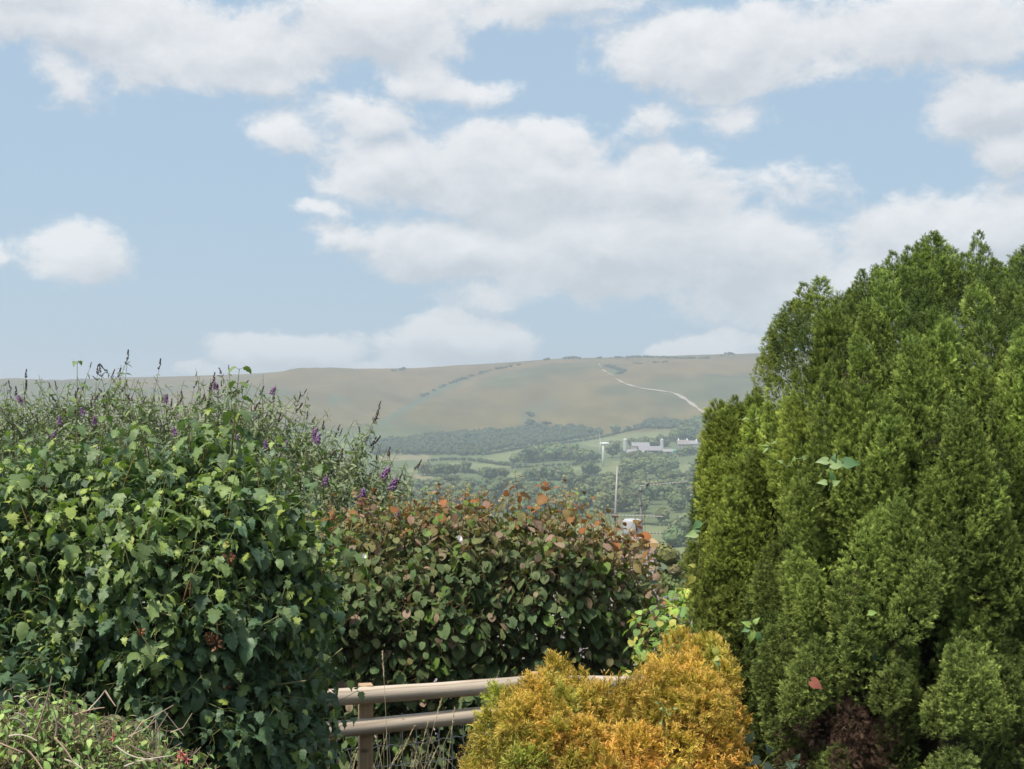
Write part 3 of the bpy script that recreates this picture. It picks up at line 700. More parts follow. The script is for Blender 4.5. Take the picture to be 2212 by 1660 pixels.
TPL = {
    'guelder': leaf_tpl([(0, -.02, .02), (.05, -.03, .22), (.10, .06, .27), (.15, .10, .38), (.22, .24, .38), (.28, .34, .54), (.36, .38, .40), (.44, .42, .40), (.50, .52, .30), (.56, .60, .40), (.66, .70, .28), (.74, .76, .27), (.84, .88, .12), (1, 1, 0)], .2, .62, wave=1),
    'guelder_curled': leaf_tpl([(0, -.02, .02), (.07, -.02, .26), (.13, .08, .28), (.22, .30, .56), (.34, .36, .32), (.44, .50, .40), (.52, .52, .26), (.64, .72, .36), (.74, .74, .18), (1, 1, 0)], .5, .8, .15, 1),
    'guelder_drooped': leaf_tpl([(0, -.02, .02), (.06, .0, .22), (.15, .14, .34), (.25, .30, .45), (.36, .36, .36), (.48, .46, .36), (.60, .64, .34), (.78, .80, .18), (.96, .96, 0)], -.25, .95, .12, .8),
    'maple': leaf_tpl([(0, -.10, .03), (.05, .02, .42), (.12, .10, .30), (.24, .42, .66), (.38, .44, .34), (.5, .52, .28), (.62, .76, .40), (.8, .84, .14), (1.05, 1.05, 0)], .1, .3),
    'hazel': leaf_tpl([(.03, -.06, .12), (.08, .0, .32), (.16, .16, .37), (.22, .18, .46), (.32, .36, .44), (.40, .38, .53), (.52, .56, .45), (.60, .60, .50), (.70, .74, .37), (.78, .80, .38), (.88, .90, .20), (1.02, 1.04, 0)], .22, .48, .05, 1.1),
    'hazel_cupped': leaf_tpl([(.03, -.05, .12), (.10, .05, .32), (.22, .20, .46), (.36, .36, .44), (.48, .50, .50), (.62, .62, .42), (.76, .80, .36), (.88, .88, .18), (1.02, 1.02, 0)], .65, .70, .15, 1.4),
    'lance': leaf_tpl([(0, 0, .01), (.2, .2, .11), (.45, .45, .14), (.75, .75, .08), (1, 1, 0)], .4, .35),
    'oval': leaf_tpl([(0, 0, .02), (.15, .15, .2), (.4, .4, .28), (.7, .7, .2), (1, 1, 0)], .3, .2),
    'heart': leaf_tpl([(.08, -.12, .10), (.1, -.1, .28), (.25, .18, .42), (.45, .42, .38), (.7, .7, .22), (1.05, 1.05, 0)], .3, .25),
    'heart_leaf_flat': leaf_tpl([(.08, -.12, .10), (.1, -.1, .28), (.25, .18, .42), (.45, .42, .38), (.7, .7, .22), (1.05, 1.05, 0)], .5, .5),
}
LITE = {'guelder': leaf_tpl([(0, -.02, .05), (.14, .08, .30), (.24, .34, .52), (.42, .42, .32), (.60, .68, .34), (1, 1, 0)], .2, .6, wave=1),
        'hazel': leaf_tpl([(.03, -.05, .14), (.18, .12, .42), (.42, .40, .50), (.68, .72, .42), (1.02, 1.03, 0)], .3, .5)}
LITE['guelder_curled'] = LITE['guelder_drooped'] = LITE['guelder']; LITE['hazel_cupped'] = LITE['hazel']
class Fol:
    def __init__(s): s.k = []; s.p = []; s.d = []; s.n = []; s.s = []; s.c = []; s.names = list(TPL)
    def add(s, k, p, d, n, sz, c):
        s.k.append(s.names.index(k)); s.p.append(p); s.d.append(d); s.n.append(n); s.s.append(sz); s.c.append(c)
    def finish(s):
        s.k = np.array(s.k); s.p = np.array(s.p); s.d = nrm(np.array(s.d)); s.s = np.array(s.s); s.c = np.array(s.c)
        x = nrm(np.cross(s.d, np.array(s.n))); z = np.cross(x, s.d); s.M = np.stack([x, s.d, z], -1)
    def pick(s, n, cell=9):
        cen = s.p + s.d * s.s[:, None] * .5
        px, py = proj(cen); dep = cen[:, 1]; vis = (px > 4) & (px < 2208) & (py > 4) & (py < 1656)
        area = s.s / dep * (.35 + .65 * np.abs(s.M[:, 1, 2]))
        best = {}
        for i in np.argsort(dep):
            if not vis[i]: continue
            r = max(1, int(s.s[i] / dep[i] * F * .22 / cell)); cx, cy = int(px[i] // cell), int(py[i] // cell)
            cells = [(cx + a, cy + b) for a in range(-r, r + 1) for b in range(-r, r + 1)]
            free = sum(1 for q in cells if q not in best)
            if free > .6 * len(cells): s_ok = True
            else: s_ok = False
            for q in cells: best.setdefault(q, i)
            if s_ok: best[('ok', i)] = i
        ok = np.array(sorted({v for k, v in best.items() if k[0] == 'ok'}), int)
        if len(ok) == 0: return np.zeros(0, int)
        return ok[np.argsort(-area[ok])][:n]
    def build(s, root, mat, nobj=300, name='leaf', rest='foliage'):
        s.finish(); sel = s.pick(nobj); mask = np.ones(len(s.k), bool); mask[sel] = False
        for kk in np.unique(s.k[sel]) if len(sel) else []:
            V, T, L = TPL[s.names[kk]]; me = mesh(name, V, T, mat, None, L, smooth=True)
            for i in sel[s.k[sel] == kk]:
                M = np.eye(4); M[:3, :3] = s.M[i] * s.s[i]; M[:3, 3] = s.p[i]
                link(name, me, root, s.c[i], Matrix(M.tolist()))
        Vs = []; Ts = []; Cs = []; Ls = []; n = 0
        front = np.zeros(len(s.k), bool); front[s.pick(10 ** 9, 7)] = True
        for kk, lt in [(a, b) for a in np.unique(s.k[mask]) for b in (0, 1)]:
            nm = s.names[kk]; V, T, L = LITE.get(nm, TPL[nm]) if lt else TPL[nm]; idx = np.where(mask & (s.k == kk) & (front != bool(lt)))[0]
            if not len(idx): continue
            W = np.einsum('nij,vj->nvi', s.M[idx], V) * s.s[idx][:, None, None] + s.p[idx][:, None]
            Vs.append(W.reshape(-1, 3)); Ts.append((T[None] + (np.arange(len(idx)) * len(V))[:, None, None]).reshape(-1, 3) + n)
            Cs.append(np.repeat(s.c[idx], len(V), 0)); Ls.append(np.tile(L, (len(idx), 1))); n += len(idx) * len(V)
        if Vs:
            o = link(rest, mesh(rest, np.concatenate(Vs), np.concatenate(Ts), mat, np.concatenate(Cs), np.concatenate(Ls), smooth=True), root); o['kind'] = 'stuff'
        return sel

class Tubes:
    """thin 3-sided stems, joined"""
    def __init__(s): s.v = []; s.f = []; s.c = []; s.n = 0
    def add(s, pts, r0, r1, c0, c1=None):
        pts = np.asarray(pts, float); m = len(pts); c1 = c0 if c1 is None else c1
        tg = nrm(np.gradient(pts, axis=0)); a = nrm(np.cross(tg, np.array([.3, 1, .2]))); b = np.cross(tg, a)
        u = np.linspace(0, 1, m)[:, None]; r = r0 + (r1 - r0) * u
        ring = np.stack([pts + r * (a * math.cos(t) + b * math.sin(t)) for t in (0, 2.094, 4.189)], 1).reshape(-1, 3)
        s.v.append(ring); s.c.append(np.repeat(np.array(c0) * (1 - u) + np.array(c1) * u, 3, 0))
        for i in range(m - 1):
            for k in range(3):
                p, q = i * 3 + k + s.n, i * 3 + (k + 1) % 3 + s.n; s.f += [(p, q, q + 3), (p, q + 3, p + 3)]
        s.n += 3 * m
    def build(s, name, mat, root, stuff=True):
        if not s.v: return
        o = link(name, mesh(name, np.concatenate(s.v), np.array(s.f), mat, np.concatenate(s.c), smooth=True), root)
        if stuff: o['kind'] = 'stuff'
        return o

class Vol:
    """a rounded body of real thickness whose outline is a polygon"""
    def __init__(s, poly, D0, R, W, lump=.12, ls=120., seed=0, slope=None, lobes=None):
        s.poly = poly; q = np.array(poly, float); s.x0, s.y0 = q.min(0); s.x1, s.y1 = q.max(0); st = 14.; s.st = st
        gx = np.arange(s.x0 - st, s.x1 + 2 * st, st); gy = np.arange(s.y0 - st, s.y1 + 2 * st, st)
        X, Y = np.meshgrid(gx, gy, indexing='ij'); ins = inpoly(X, Y, poly); d = np.full(X.shape, 1e9)
        for i in range(len(q)):
            a, b = q[i], q[(i + 1) % len(q)]; ab = b - a; t = np.clip(((X - a[0]) * ab[0] + (Y - a[1]) * ab[1]) / (ab @ ab), 0, 1)
            d = np.minimum(d, np.hypot(X - a[0] - t * ab[0], Y - a[1] - t * ab[1]))
        u = np.clip(np.where(ins, d, 0) / W, 0, 1); b = np.sqrt(1 - (1 - u) ** 2); b_ = b
        s.gx0, s.gy0 = gx[0], gy[0]; s.B = b * R
        lf = (fbm(X / ls + seed, Y / ls + seed * 3, 3) - .5) * 2 * lump * (.3 + .7 * b)
        D = D0 if slope is None else D0 + slope(X, Y)
        s.front = D - s.B - lf; s.back = D + s.B * .8; s.crease = np.zeros_like(X); s.lid = np.zeros(X.shape, int)
        if lobes:
            A, lw, lh, gr = lobes; rr = np.random.default_rng(seed + 500); cs = []
            for t in range(6000):
                cx, cy = rr.uniform(s.x0, s.x1), rr.uniform(s.y0, s.y1); g = 1 + gr * np.clip((cy - 900) / 700, 0, 1); w1, h1 = lw * g, lh * (1 + (g - 1) * .2)
                if all(((cx - a) / w1) ** 2 + ((cy - b) / h1) ** 2 > 1.9 for a, b, _, _ in cs): cs.append((cx, cy, w1 * rr.uniform(.8, 1.25), h1 * rr.uniform(.85, 1.2)))
            best = np.full(X.shape, 9.)
            for k, (a, b, w1, h1) in enumerate(cs):
                v = (Y - b) / h1; wd = w1 * (1.05 + .30 * np.clip(v, -1.5, .6)); r2 = np.sqrt(((X - a) / np.maximum(wd, 8)) ** 2 + v ** 2); m = r2 < best; best[m] = r2[m]; s.lid[m] = k
            s.crease = np.clip(best, 0, 1.3); s.front = s.front + A * (s.crease ** 2.2) * (.25 + .75 * b_)
            s.front = np.minimum(s.front, s.back - .02)
    def at(s, A, x, y):
        u = (x - s.gx0) / s.st; v = (y - s.gy0) / s.st; i = np.clip(np.floor(u).astype(int), 0, A.shape[0] - 2); j = np.clip(np.floor(v).astype(int), 0, A.shape[1] - 2)
        a = np.clip(u - i, 0, 1); b = np.clip(v - j, 0, 1)
        return (A[i, j] * (1 - a) + A[i + 1, j] * a) * (1 - b) + (A[i, j + 1] * (1 - a) + A[i + 1, j + 1] * a) * b
    def sample(s, n, depth, rg, dens=None, out=.3):
        X = []; Y = []
        while len(X) < n:
            x = rg.uniform(s.x0, s.x1, 4000); y = rg.uniform(s.y0, s.y1, 4000); k = inpoly(x, y, s.poly)
            off = (x < -60) | (x > 2270) | (y > 1720); k &= (~off) | (rg.random(4000) < out)
            if dens is not None: k &= rg.random(4000) < dens(x, y)
            X += list(x[k]); Y += list(y[k])
        x = np.array(X[:n]); y = np.array(Y[:n]); f = s.at(s.front, x, y); b = s.at(s.back, x, y)
        D = np.minimum(f + rg.exponential(depth, n), f + (b - f) * rg.random(n) ** .5 * .98 + .0)
        D = np.where(rg.random(n) < .12, b - rg.exponential(depth * .5, n), D); D = np.maximum(D, f)
        h = 10.
        p0 = P(x, y, f); dx = P(x + h, y, s.at(s.front, x + h, y)) - P(x - h, y, s.at(s.front, x - h, y)); dy = P(x, y - h, s.at(s.front, x, y - h)) - P(x, y + h, s.at(s.front, x, y + h))
        nn = nrm(np.cross(dx, dy)); bk = D > (f + b) / 2 + .15; nn[bk, 1] *= -1
        return x, y, D, P(x, y, D), nn

def lerp(a, b, t): return np.asarray(a) * (1 - t) + np.asarray(b) * t
UP = np.array([0, 0, 1.])

# ---- guelder rose: the big shrub on the left
def guelder():
    rg = np.random.default_rng(21)
    root = tag(empty('guelder_rose_bush', P(np.array(300.), np.array(880 + 3 / 7.4 * F), 7.4)), 'large dark green lobed leaved shrub with lime young tips filling the left side', 'shrub')
    poly = [(-420, 1080), (-200, 1040), (0, 1040), (60, 1015), (160, 1005), (260, 1010), (380, 985), (440, 985), (510, 975), (565, 1010), (605, 1060), (630, 1110), (660, 1160), (692, 1220), (682, 1280), (705, 1330), (688, 1400), (700, 1480), (678, 1560), (705, 1640), (720, 1760), (700, 2100), (-420, 2100)]
    V = Vol(poly, 7.5, .95, 330, .36, 105, 2)
    F_ = Fol(); T_ = Tubes()
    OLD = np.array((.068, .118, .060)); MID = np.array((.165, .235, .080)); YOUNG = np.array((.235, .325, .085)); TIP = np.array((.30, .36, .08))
    def shoot(p, d, L, pairs, s0, young, top=True, redstem=False):
        side = nrm(np.cross(d, [0.2, 1, 0.1])); fw = np.cross(side, d); ph = rg.uniform(0, PI); bend = rg.normal(size=3) * .05
        pts = [p + d * L * t + bend * t * t for t in np.linspace(0, 1, 4)]
        T_.add(pts, .0045 if redstem else .003, .0015, (.20, .085, .05) if redstem else (.11, .10, .05), (.22, .26, .08))
        for i in range(pairs):
            t = (i + .95) / pairs; q = p + d * L * t + bend * t * t; a = ph + i * PI / 2 + rg.normal() * .25
            yy = np.clip(young * (.25 + .75 * t) + rg.normal() * .07, 0, 1) if young > 0 else 0
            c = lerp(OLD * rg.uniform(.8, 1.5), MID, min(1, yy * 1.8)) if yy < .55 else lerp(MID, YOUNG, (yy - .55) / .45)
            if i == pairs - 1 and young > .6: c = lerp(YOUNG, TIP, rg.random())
            sz = s0 * (1.0 - .50 * max(0, t - .45) / .55) * rg.uniform(.8, 1.2)
            for k in (0, 1):
                r = side * math.cos(a + k * PI) + fw * math.sin(a + k * PI); dr = rg.uniform(-.05, .70) * (1 if t < .85 else .4)
                pet = q + r * s0 * .38 + d * s0 * .18
                ld = r * math.cos(dr) - UP * math.sin(dr) + rg.normal(size=3) * .14; ln = r * math.sin(dr) + UP * math.cos(dr) + rg.normal(size=3) * .22
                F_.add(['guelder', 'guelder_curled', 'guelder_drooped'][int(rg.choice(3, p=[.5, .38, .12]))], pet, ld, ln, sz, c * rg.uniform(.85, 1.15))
                T_.add([q, pet], .0014, .001, (.13, .15, .055))
    n = 2900
    x, y, D, p, nn = V.sample(n, .17, rg)
    for i in range(n):
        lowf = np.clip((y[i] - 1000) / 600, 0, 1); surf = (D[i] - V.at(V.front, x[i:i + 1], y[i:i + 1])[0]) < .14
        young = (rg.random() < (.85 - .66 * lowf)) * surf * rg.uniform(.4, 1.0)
        d = nrm(UP * rg.uniform(.5, 1.3) + nn[i] * rg.uniform(.3, 1.0) + rg.normal(size=3) * .3)
        shoot(p[i] - d * .10, d, rg.uniform(.14, .30), int(rg.integers(3, 5)), rg.uniform(.062, .108) * (1 - .10 * lowf), young)
    # upright leaders breaking the outline, read off the photograph
    for (px, py0, py1, lx) in [(168, 1000, 815, -6), (212, 1010, 860, 10), (500, 985, 800, 12), (410, 1010, 885, 5), (440, 1000, 872, -5), (475, 1010, 915, 14), (270, 1050, 940, 0), (385, 1090, 985, 8), (30, 1120, 1010, -30), (100, 1060, 930, -5),
                               (560, 1090, 1000, 10), (650, 1060, 965, 14), (700, 1080, 985, 5), (325, 1010, 905, 0), (10, 1000, 905, -5), (600, 1030, 940, 4), (740, 1210, 1140, 25), (760, 1260, 1170, 12), (470, 1380, 1285, 6), (290, 1190, 1080, 6), (150, 1040, 930, 0), (545, 1420, 1320, 10), (620, 1150, 1060, 6)]:
        D0 = V.at(V.front, np.array([px * 1.]), np.array([max(py0, 1040) * 1.]))[0] - .06 if px < 690 else 7.25
        a = P(np.array(px * 1.), np.array(py0 * 1.), D0); b = P(np.array(px + lx * 1.), np.array(py1 * 1.), D0 - .03); L = np.linalg.norm(b - a)
        shoot(a, (b - a) / L, L, max(3, int(L / .07)), rg.uniform(.062, .088), rg.uniform(.3, .6), redstem=True)
    for k in range(60):
        px = rg.uniform(-60, 690); py = np.interp(px, [-60, 60, 260, 510, 605, 690], [1040, 1015, 1000, 975, 1060, 1200]) + rg.uniform(15, 330); D0 = V.at(V.front, np.array([px]), np.array([py]))[0] - .03
        d = nrm(UP + np.array([(px - 320) / 1400 + rg.normal() * .12, -.25, 0])); shoot(P(np.array(px), np.array(py), D0), d, rg.uniform(.18, .34), int(rg.integers(3, 5)), rg.uniform(.06, .085), rg.uniform(.45, 1.0), redstem=rg.random() < .6)
    sel = F_.build(root, MAT['viburnum_leaf'], 300)
    T_.build('stems', MAT['stem'], root)
    # main branches and a few visible bare ones inside
    B = Tubes()
    for k in range(26):
        b = P(np.array(rg.uniform(60, 620)), np.array(880 + 3.0 / 7.5 * F), 7.5); e = P(np.array(rg.uniform(-250, 690)), np.array(rg.uniform(1050, 1500)), rg.uniform(6.9, 7.6))
        B.add([b, lerp(b, e, .35) + rg.normal(size=3) * .06, lerp(b, e, .7) + rg.normal(size=3) * .05, e], .016, .005, (.13, .10, .07))
    for (x0, y0, x1, y1) in [(370, 1310, 480, 1372), (655, 1470, 740, 1400), (310, 1312, 370, 1330), (590, 1480, 660, 1470)]:
        D0 = V.at(V.front, np.array([x0 * 1.]), np.array([y0 * 1.]))[0] + .02
        B.add([P(np.array(x0 * 1.), np.array(y0 * 1.), D0), P(np.array(x1 * 1.), np.array(y1 * 1.), D0 - .05)], .006, .004, (.22, .20, .10))
    B.build('branch', MAT['twig'], root)
    # dead flower heads
    for (px, py, s) in [(494, 1205, .035), (486, 1481, .026), (466, 1390, .036), (452, 1375, .028), (305, 1364, .022), (492, 1170, .018), (48, 1500, .02)]:
        D0 = V.at(V.front, np.array([px * 1.]), np.array([py * 1.]))[0] - .06; c = P(np.array(px * 1.), np.array(py * 1.), D0)
        f = Fol()
        for k in range(30):
            d = nrm(rg.normal(size=3)); f.add('oval', c + d * s * .35, d + rg.normal(size=3) * .4, rg.normal(size=3), s * rg.uniform(.5, .9), np.array((.22, .105, .06)) * rg.uniform(.6, 1.3))
        f.build(root, MAT['soft_leaf'], 0, rest='dead_flower_head')
    return V
guelder_vol = guelder()

# ---- butterfly bush behind it
def spike_mesh(n, L, R, col, seed, size):
    r = np.random.default_rng(seed); V = []; T = []; C = []; k = 0
    oc = np.array([(1, 0, 0), (-.5, .87, 0), (-.5, -.87, 0), (0, 0, 1.2), (0, 0, -1.0)]); ot = np.array([(0, 1, 3), (1, 2, 3), (2, 0, 3), (1, 0, 4), (2, 1, 4), (0, 2, 4)])
    for i in range(n):
        t = r.random() ** .8; a = r.uniform(0, 2 * PI); rr = R * (1 - t) ** .7 * r.uniform(.3, 1)
        V.append(oc * size * r.uniform(.6, 1.3, (1, 3)) + (rr * math.cos(a), rr * math.sin(a), L * t)); T.append(ot + k); k += 5
        C.append(np.tile(np.array(col[r.integers(len(col))]) * r.uniform(.75, 1.25), (5, 1)))
    return mesh('flower_spike', np.concatenate(V), np.concatenate(T), MAT['petal'], np.concatenate(C))
def buddleia():
    rg = np.random.default_rng(33)
    root = tag(empty('butterfly_bush', P(np.array(450.), np.array(880 + 3 / 13.4 * F), 13.4)), 'wispy grey green butterfly bush with purple flower spikes behind the lobed leaved shrub', 'shrub')
    poly = [(-500, 900), (-200, 850), (0, 880), (170, 860), (330, 865), (500, 860), (600, 890), (700, 950), (790, 985), (870, 1040), (900, 1110), (880, 1300), (880, 1500), (700, 1950), (-500, 1950)]
    V = Vol(poly, 13.7, 1.0, 240, .2, 120, 7)
    F_ = Fol(); T_ = Tubes()
    A = np.array((.19, .24, .14)); B = np.array((.15, .22, .08)); G = np.array((.30, .34, .24))
    spikes_bud = [spike_mesh(46, .085, .013, [(.10, .05, .08), (.14, .08, .10), (.12, .11, .07)], 10 + k, .0065) for k in range(3)]
    spikes_fl = [spike_mesh(130, .095, .034, [(.34, .21, .40), (.42, .28, .47), (.27, .13, .30)], 20 + k, .0085) for k in range(3)]
    def spike(me, p, d, s, name='flower_spike'):
        q = Vector(d.tolist()).to_track_quat('Z', 'Y').to_matrix().to_4x4(); link(name, me, root, (1, 1, 1), Matrix.Translation(p.tolist()) @ q @ Matrix.Scale(s * 1.42, 4))
    def stem(p, d, L, tipk):
        nb = rg.normal(size=3) * .07; n = max(4, int(L / .07)); side = nrm(np.cross(d, [.1, 1, .2])); fw = np.cross(side, d); ph = rg.uniform(0, PI)
        f = lambda t: p + d * L * t + nb * t * t
        T_.add([f(t) for t in (0, .33, .66, 1)], .0042, .0019, (.16, .11, .08), (.17, .17, .10))
        for i in range(n):
            t = (i + .5) / n; a = ph + i * PI / 2 + rg.normal() * .3; q = f(t); sz = .118 * (1.15 - .75 * t) * rg.uniform(.7, 1.25)
            for k in (0, 1):
                r = side * math.cos(a + k * PI) + fw * math.sin(a + k * PI); dr = rg.uniform(-.3, .9)
                c = lerp(A if rg.random() < .6 else B, G, rg.random() * .8)
                F_.add('lance', q, r * math.cos(dr) + UP * (.35 - math.sin(dr)) + rg.normal(size=3) * .15, UP + r * .5 + rg.normal(size=3) * .4, sz, c * rg.uniform(.8, 1.2))
        if tipk and spike_budget[0] > 0:
            spike_budget[0] -= 1
            e = f(1.0); spike(spikes_bud[rg.integers(3)], e, nrm(d + nb), rg.uniform(.4, .8))
            for k in range(2 if rg.random() < .6 else 0):
                a = ph + k * PI; r = side * math.cos(a) + fw * math.sin(a); spike(spikes_bud[rg.integers(3)], f(.93), nrm(d * .6 + r * .8), rg.uniform(.25, .45))
    spike_budget = [150]
    x, y, D, p, nn = V.sample(2300, .34, rg, dens=lambda x, y: np.where(y > 1350, .12, 1.0) * np.where(x > 620, 1.6, 1.) * np.where((x < 640) & (y > 1120), .12, 1.))
    for i in range(len(x)):
        d = nrm(UP * 1.2 + np.array([(x[i] - 380) / 1500, -.1, 0]) + nn[i] * .35 + rg.normal(size=3) * .38); stem(p[i] - d * .25, d, rg.uniform(.28, .55), rg.random() < .10)
    tops = [(8, 822, -14), (42, 868, 0), (60, 815, 8), (85, 812, -20), (118, 808, -10), (178, 802, 12), (225, 795, -6), (265, 772, 16), (268, 775, 2), (290, 795, 18), (335, 806, 10), (395, 838, -5), (447, 812, 4), (505, 785, 3), (530, 828, 16), (580, 835, 14), (632, 828, 20), (655, 900, 14),
            (680, 882, 26), (722, 890, 22), (702, 920, 4), (815, 885, 26), (796, 905, 20), (760, 960, 18), (890, 995, 22), (852, 1040, 20), (905, 1060, 24), (830, 985, 12), (140, 850, -4), (205, 830, 4), (310, 845, 0), (365, 850, 6), (470, 850, -2), (560, 870, 4), (620, 880, 10), (870, 1040, -10), (-40, 840, -10), (790, 1000, 0), (740, 940, 16)]
    for (px, py, lx) in tops:
        D0 = rg.uniform(12.9, 13.7); L = rg.uniform(.38, .62); b = P(np.array(px * 1.), np.array(py + 14.), D0); a = P(np.array(px - lx * 2.0), np.array(py + 14 + L / D0 * F), D0 + .05)
        L = np.linalg.norm(b - a); spike_budget[0] = 50; stem(a, (b - a) / L, L, True)
        for k in range(3):
            t = rg.uniform(.1, .6); q = lerp(a, b, t); dd = nrm(UP + np.array([rg.choice([-1, 1]) * rg.uniform(.35, .8), rg.normal() * .3, 0])); stem(q, dd, rg.uniform(.14, .28), rg.random() < .5)
    for (cx, cy) in [(130, 420), (505, 485), (360, 545), (565, 545), (990, 415), (1625, 365), (1415, 515), (1410, 660), (1890, 650), (1700, 690), (1060, 610), (2170, 1030), (230, 765), (310, 625), (1600, 690), (1290, 340)]:
        px, py = .3603 * cx, 708.4 + .3603 * cy; sm = True
        spike(spikes_fl[rg.integers(3)], P(np.array(px), np.array(py + 12), 12.55), nrm(np.array([rg.uniform(-.5, .7), -.2, 1.])), .6 if sm else rg.uniform(.85, 1.15), 'flower')
    for (px, py, s) in [(826, 1020, .9), (845, 1044, .9), (781, 1073, 1.), (853, 1115, .8), (683, 945, .75), (676, 925, .6), (700, 1035, .7)]:
        spike(spikes_fl[rg.integers(3)], P(np.array(px * 1.), np.array(py + 14.), 12.5), nrm(np.array([rg.uniform(0, .7), -.2, 1.])), s, 'flower')
    F_.build(root, MAT['soft_leaf'], 300); T_.build('stems', MAT['twig'], root)
buddleia()

# ---- purple leaved hazel behind the fence
def hazel():
    rg = np.random.default_rng(44)
    root = tag(empty('hazel_bush', P(np.array(1050.), np.array(880 + 3 / 12. * F), 12.)), 'broad hazel bush with green leaves turning bronze and red at the top behind the fence', 'shrub')
    poly = [(560, 1200), (640, 1150), (700, 1120), (790, 1085), (860, 1110), (920, 1085), (1000, 1078), (1080, 1085), (1170, 1070), (1240, 1090), (1290, 1125), (1350, 1150), (1384, 1172), (1394, 1230), (1415, 1280), (1430, 1350), (1385, 1420), (1380, 1500), (1400, 1760), (560, 1760)]
    V = Vol(poly, 12.0, 1.15, 260, .22, 110, 11, slope=lambda X, Y: (X - 700) / 700 * .9)
    F_ = Fol(); T_ = Tubes()
    LOW = np.array((.085, .135, .055)); MIDc = np.array((.145, .175, .070)); BR = np.array((.175, .15, .06)); RED = np.array((.30, .115, .042)); PINK = np.array((.31, .205, .165)); GRN = np.array((.13, .22, .04))
    def stem(p, d, L, s0, hot, n=None):
        nb = rg.normal(size=3) * .04; side = nrm(np.cross(d, [.1, 1, .2])); fw = np.cross(side, d); f = lambda t: p + d * L * t + nb * t * t
        T_.add([f(t) for t in (0, .5, 1)], .0035, .0015, (.12, .08, .05), (.22, .14, .07)); n = n or max(3, int(L / .055)); ph = rg.uniform(0, 6.28); gg = rg.random() < .10
        for i in range(n):
            t = (i + .6) / n; a = ph + i * 2.6 + rg.normal() * .35; r = side * math.cos(a) + fw * math.sin(a); dr = rg.uniform(.0, .80) if hot < .5 else rg.uniform(-.3, .6)
            h = np.clip(hot * (.45 + .75 * t) + rg.normal() * .12, 0, 1)
            c = lerp(LOW, MIDc, min(1, h * 3)) if h < .33 else (lerp(MIDc, BR, (h - .33) / .3) if h < .63 else lerp(BR, RED, (h - .63) / .37))
            if h > .22 and rg.random() < .22: c = lerp(c, PINK, rg.uniform(.5, .95))
            if gg: c = lerp(c, GRN, .85)
            sz = s0 * (1.05 - .55 * t ** 2) * rg.uniform(.75, 1.15); q = f(t); pet = q + r * .022 + UP * .006
            T_.add([q, pet], .0013, .001, (.2, .13, .06))
            F_.add('hazel' if rg.random() < .65 else 'hazel_cupped', pet, r * math.cos(dr * .8) - UP * math.sin(dr * .8) + rg.normal(size=3) * .15, r * math.sin(dr) + UP * math.cos(dr) + rg.normal(size=3) * .35, sz, c * rg.uniform(.75, 1.25))
        if hot > .35:
            for k in range(3): F_.add('oval', f(1.), nrm(UP + rg.normal(size=3) * .6), rg.normal(size=3), .022, np.array((.42, .36, .14)) * rg.uniform(.7, 1.1))
    x, y, D, p, nn = V.sample(4300, .2, rg, dens=lambda x, y: np.where(y < 1150, np.clip(.15 + (y - 1085) / 70 + (vnoise(x / 16, y * 0) - .5) * 1.6, .05, 1), 1.))
    for i in range(len(x)):
        edge = np.interp(x[i], [560, 700, 900, 1170, 1300, 1400, 1430], [1200, 1120, 1085, 1070, 1125, 1200, 1340]); dy = y[i] - edge
        hot = np.clip(1.0 - dy / 190, 0, 1) * rg.uniform(.45, 1.0); hot = max(hot, .30 * (rg.random() < .38), .26 * np.clip((x[i] - 1150) / 250, 0, 1))
        d = nrm(UP * 1.1 + nn[i] * rg.uniform(.2, .9) + rg.normal(size=3) * .22); stem(p[i] - d * .12, d, rg.uniform(.16, .32), rg.uniform(.070, .112) * (.78 if dy < 80 else 1), hot)
    for (px, py) in [(800, 1060), (770, 1062), (890, 1062), (938, 1060), (1000, 1045), (990, 1062), (1055, 1060), (1100, 1040), (1112, 1036), (1172, 1032), (1160, 1045), (1205, 1080), (1225, 1068), (1262, 1090), (1322, 1128), (1338, 1120), (1372, 1130), (1392, 1128), (1385, 1140), (860, 1080), (740, 1095), (1300, 1105), (1240, 1085), (1135, 1065), (1030, 1075), (1400, 1190), (1440, 1235), (1480, 1250), (1420, 1290), (960, 1070), (700, 1105)]:
        D0 = rg.uniform(11.2, 11.9); L = rg.uniform(.26, .42); b = P(np.array(px * 1.), np.array(py * 1.), D0); a = P(np.array(px + rg.uniform(-18, 18)), np.array(py + L / D0 * F), D0 + .1); L = np.linalg.norm(b - a)
        stem(a, (b - a) / L, L, rg.uniform(.065, .10), .98 if px < 1400 else .5)
    for (px, py) in [(845, 1345), (1110, 1310), (930, 1010)][:2]: pass
    F_.build(root, MAT['hazel_leaf'], 300); T_.build('stems', MAT['twig'], root)
    return V
hazel_vol = hazel()

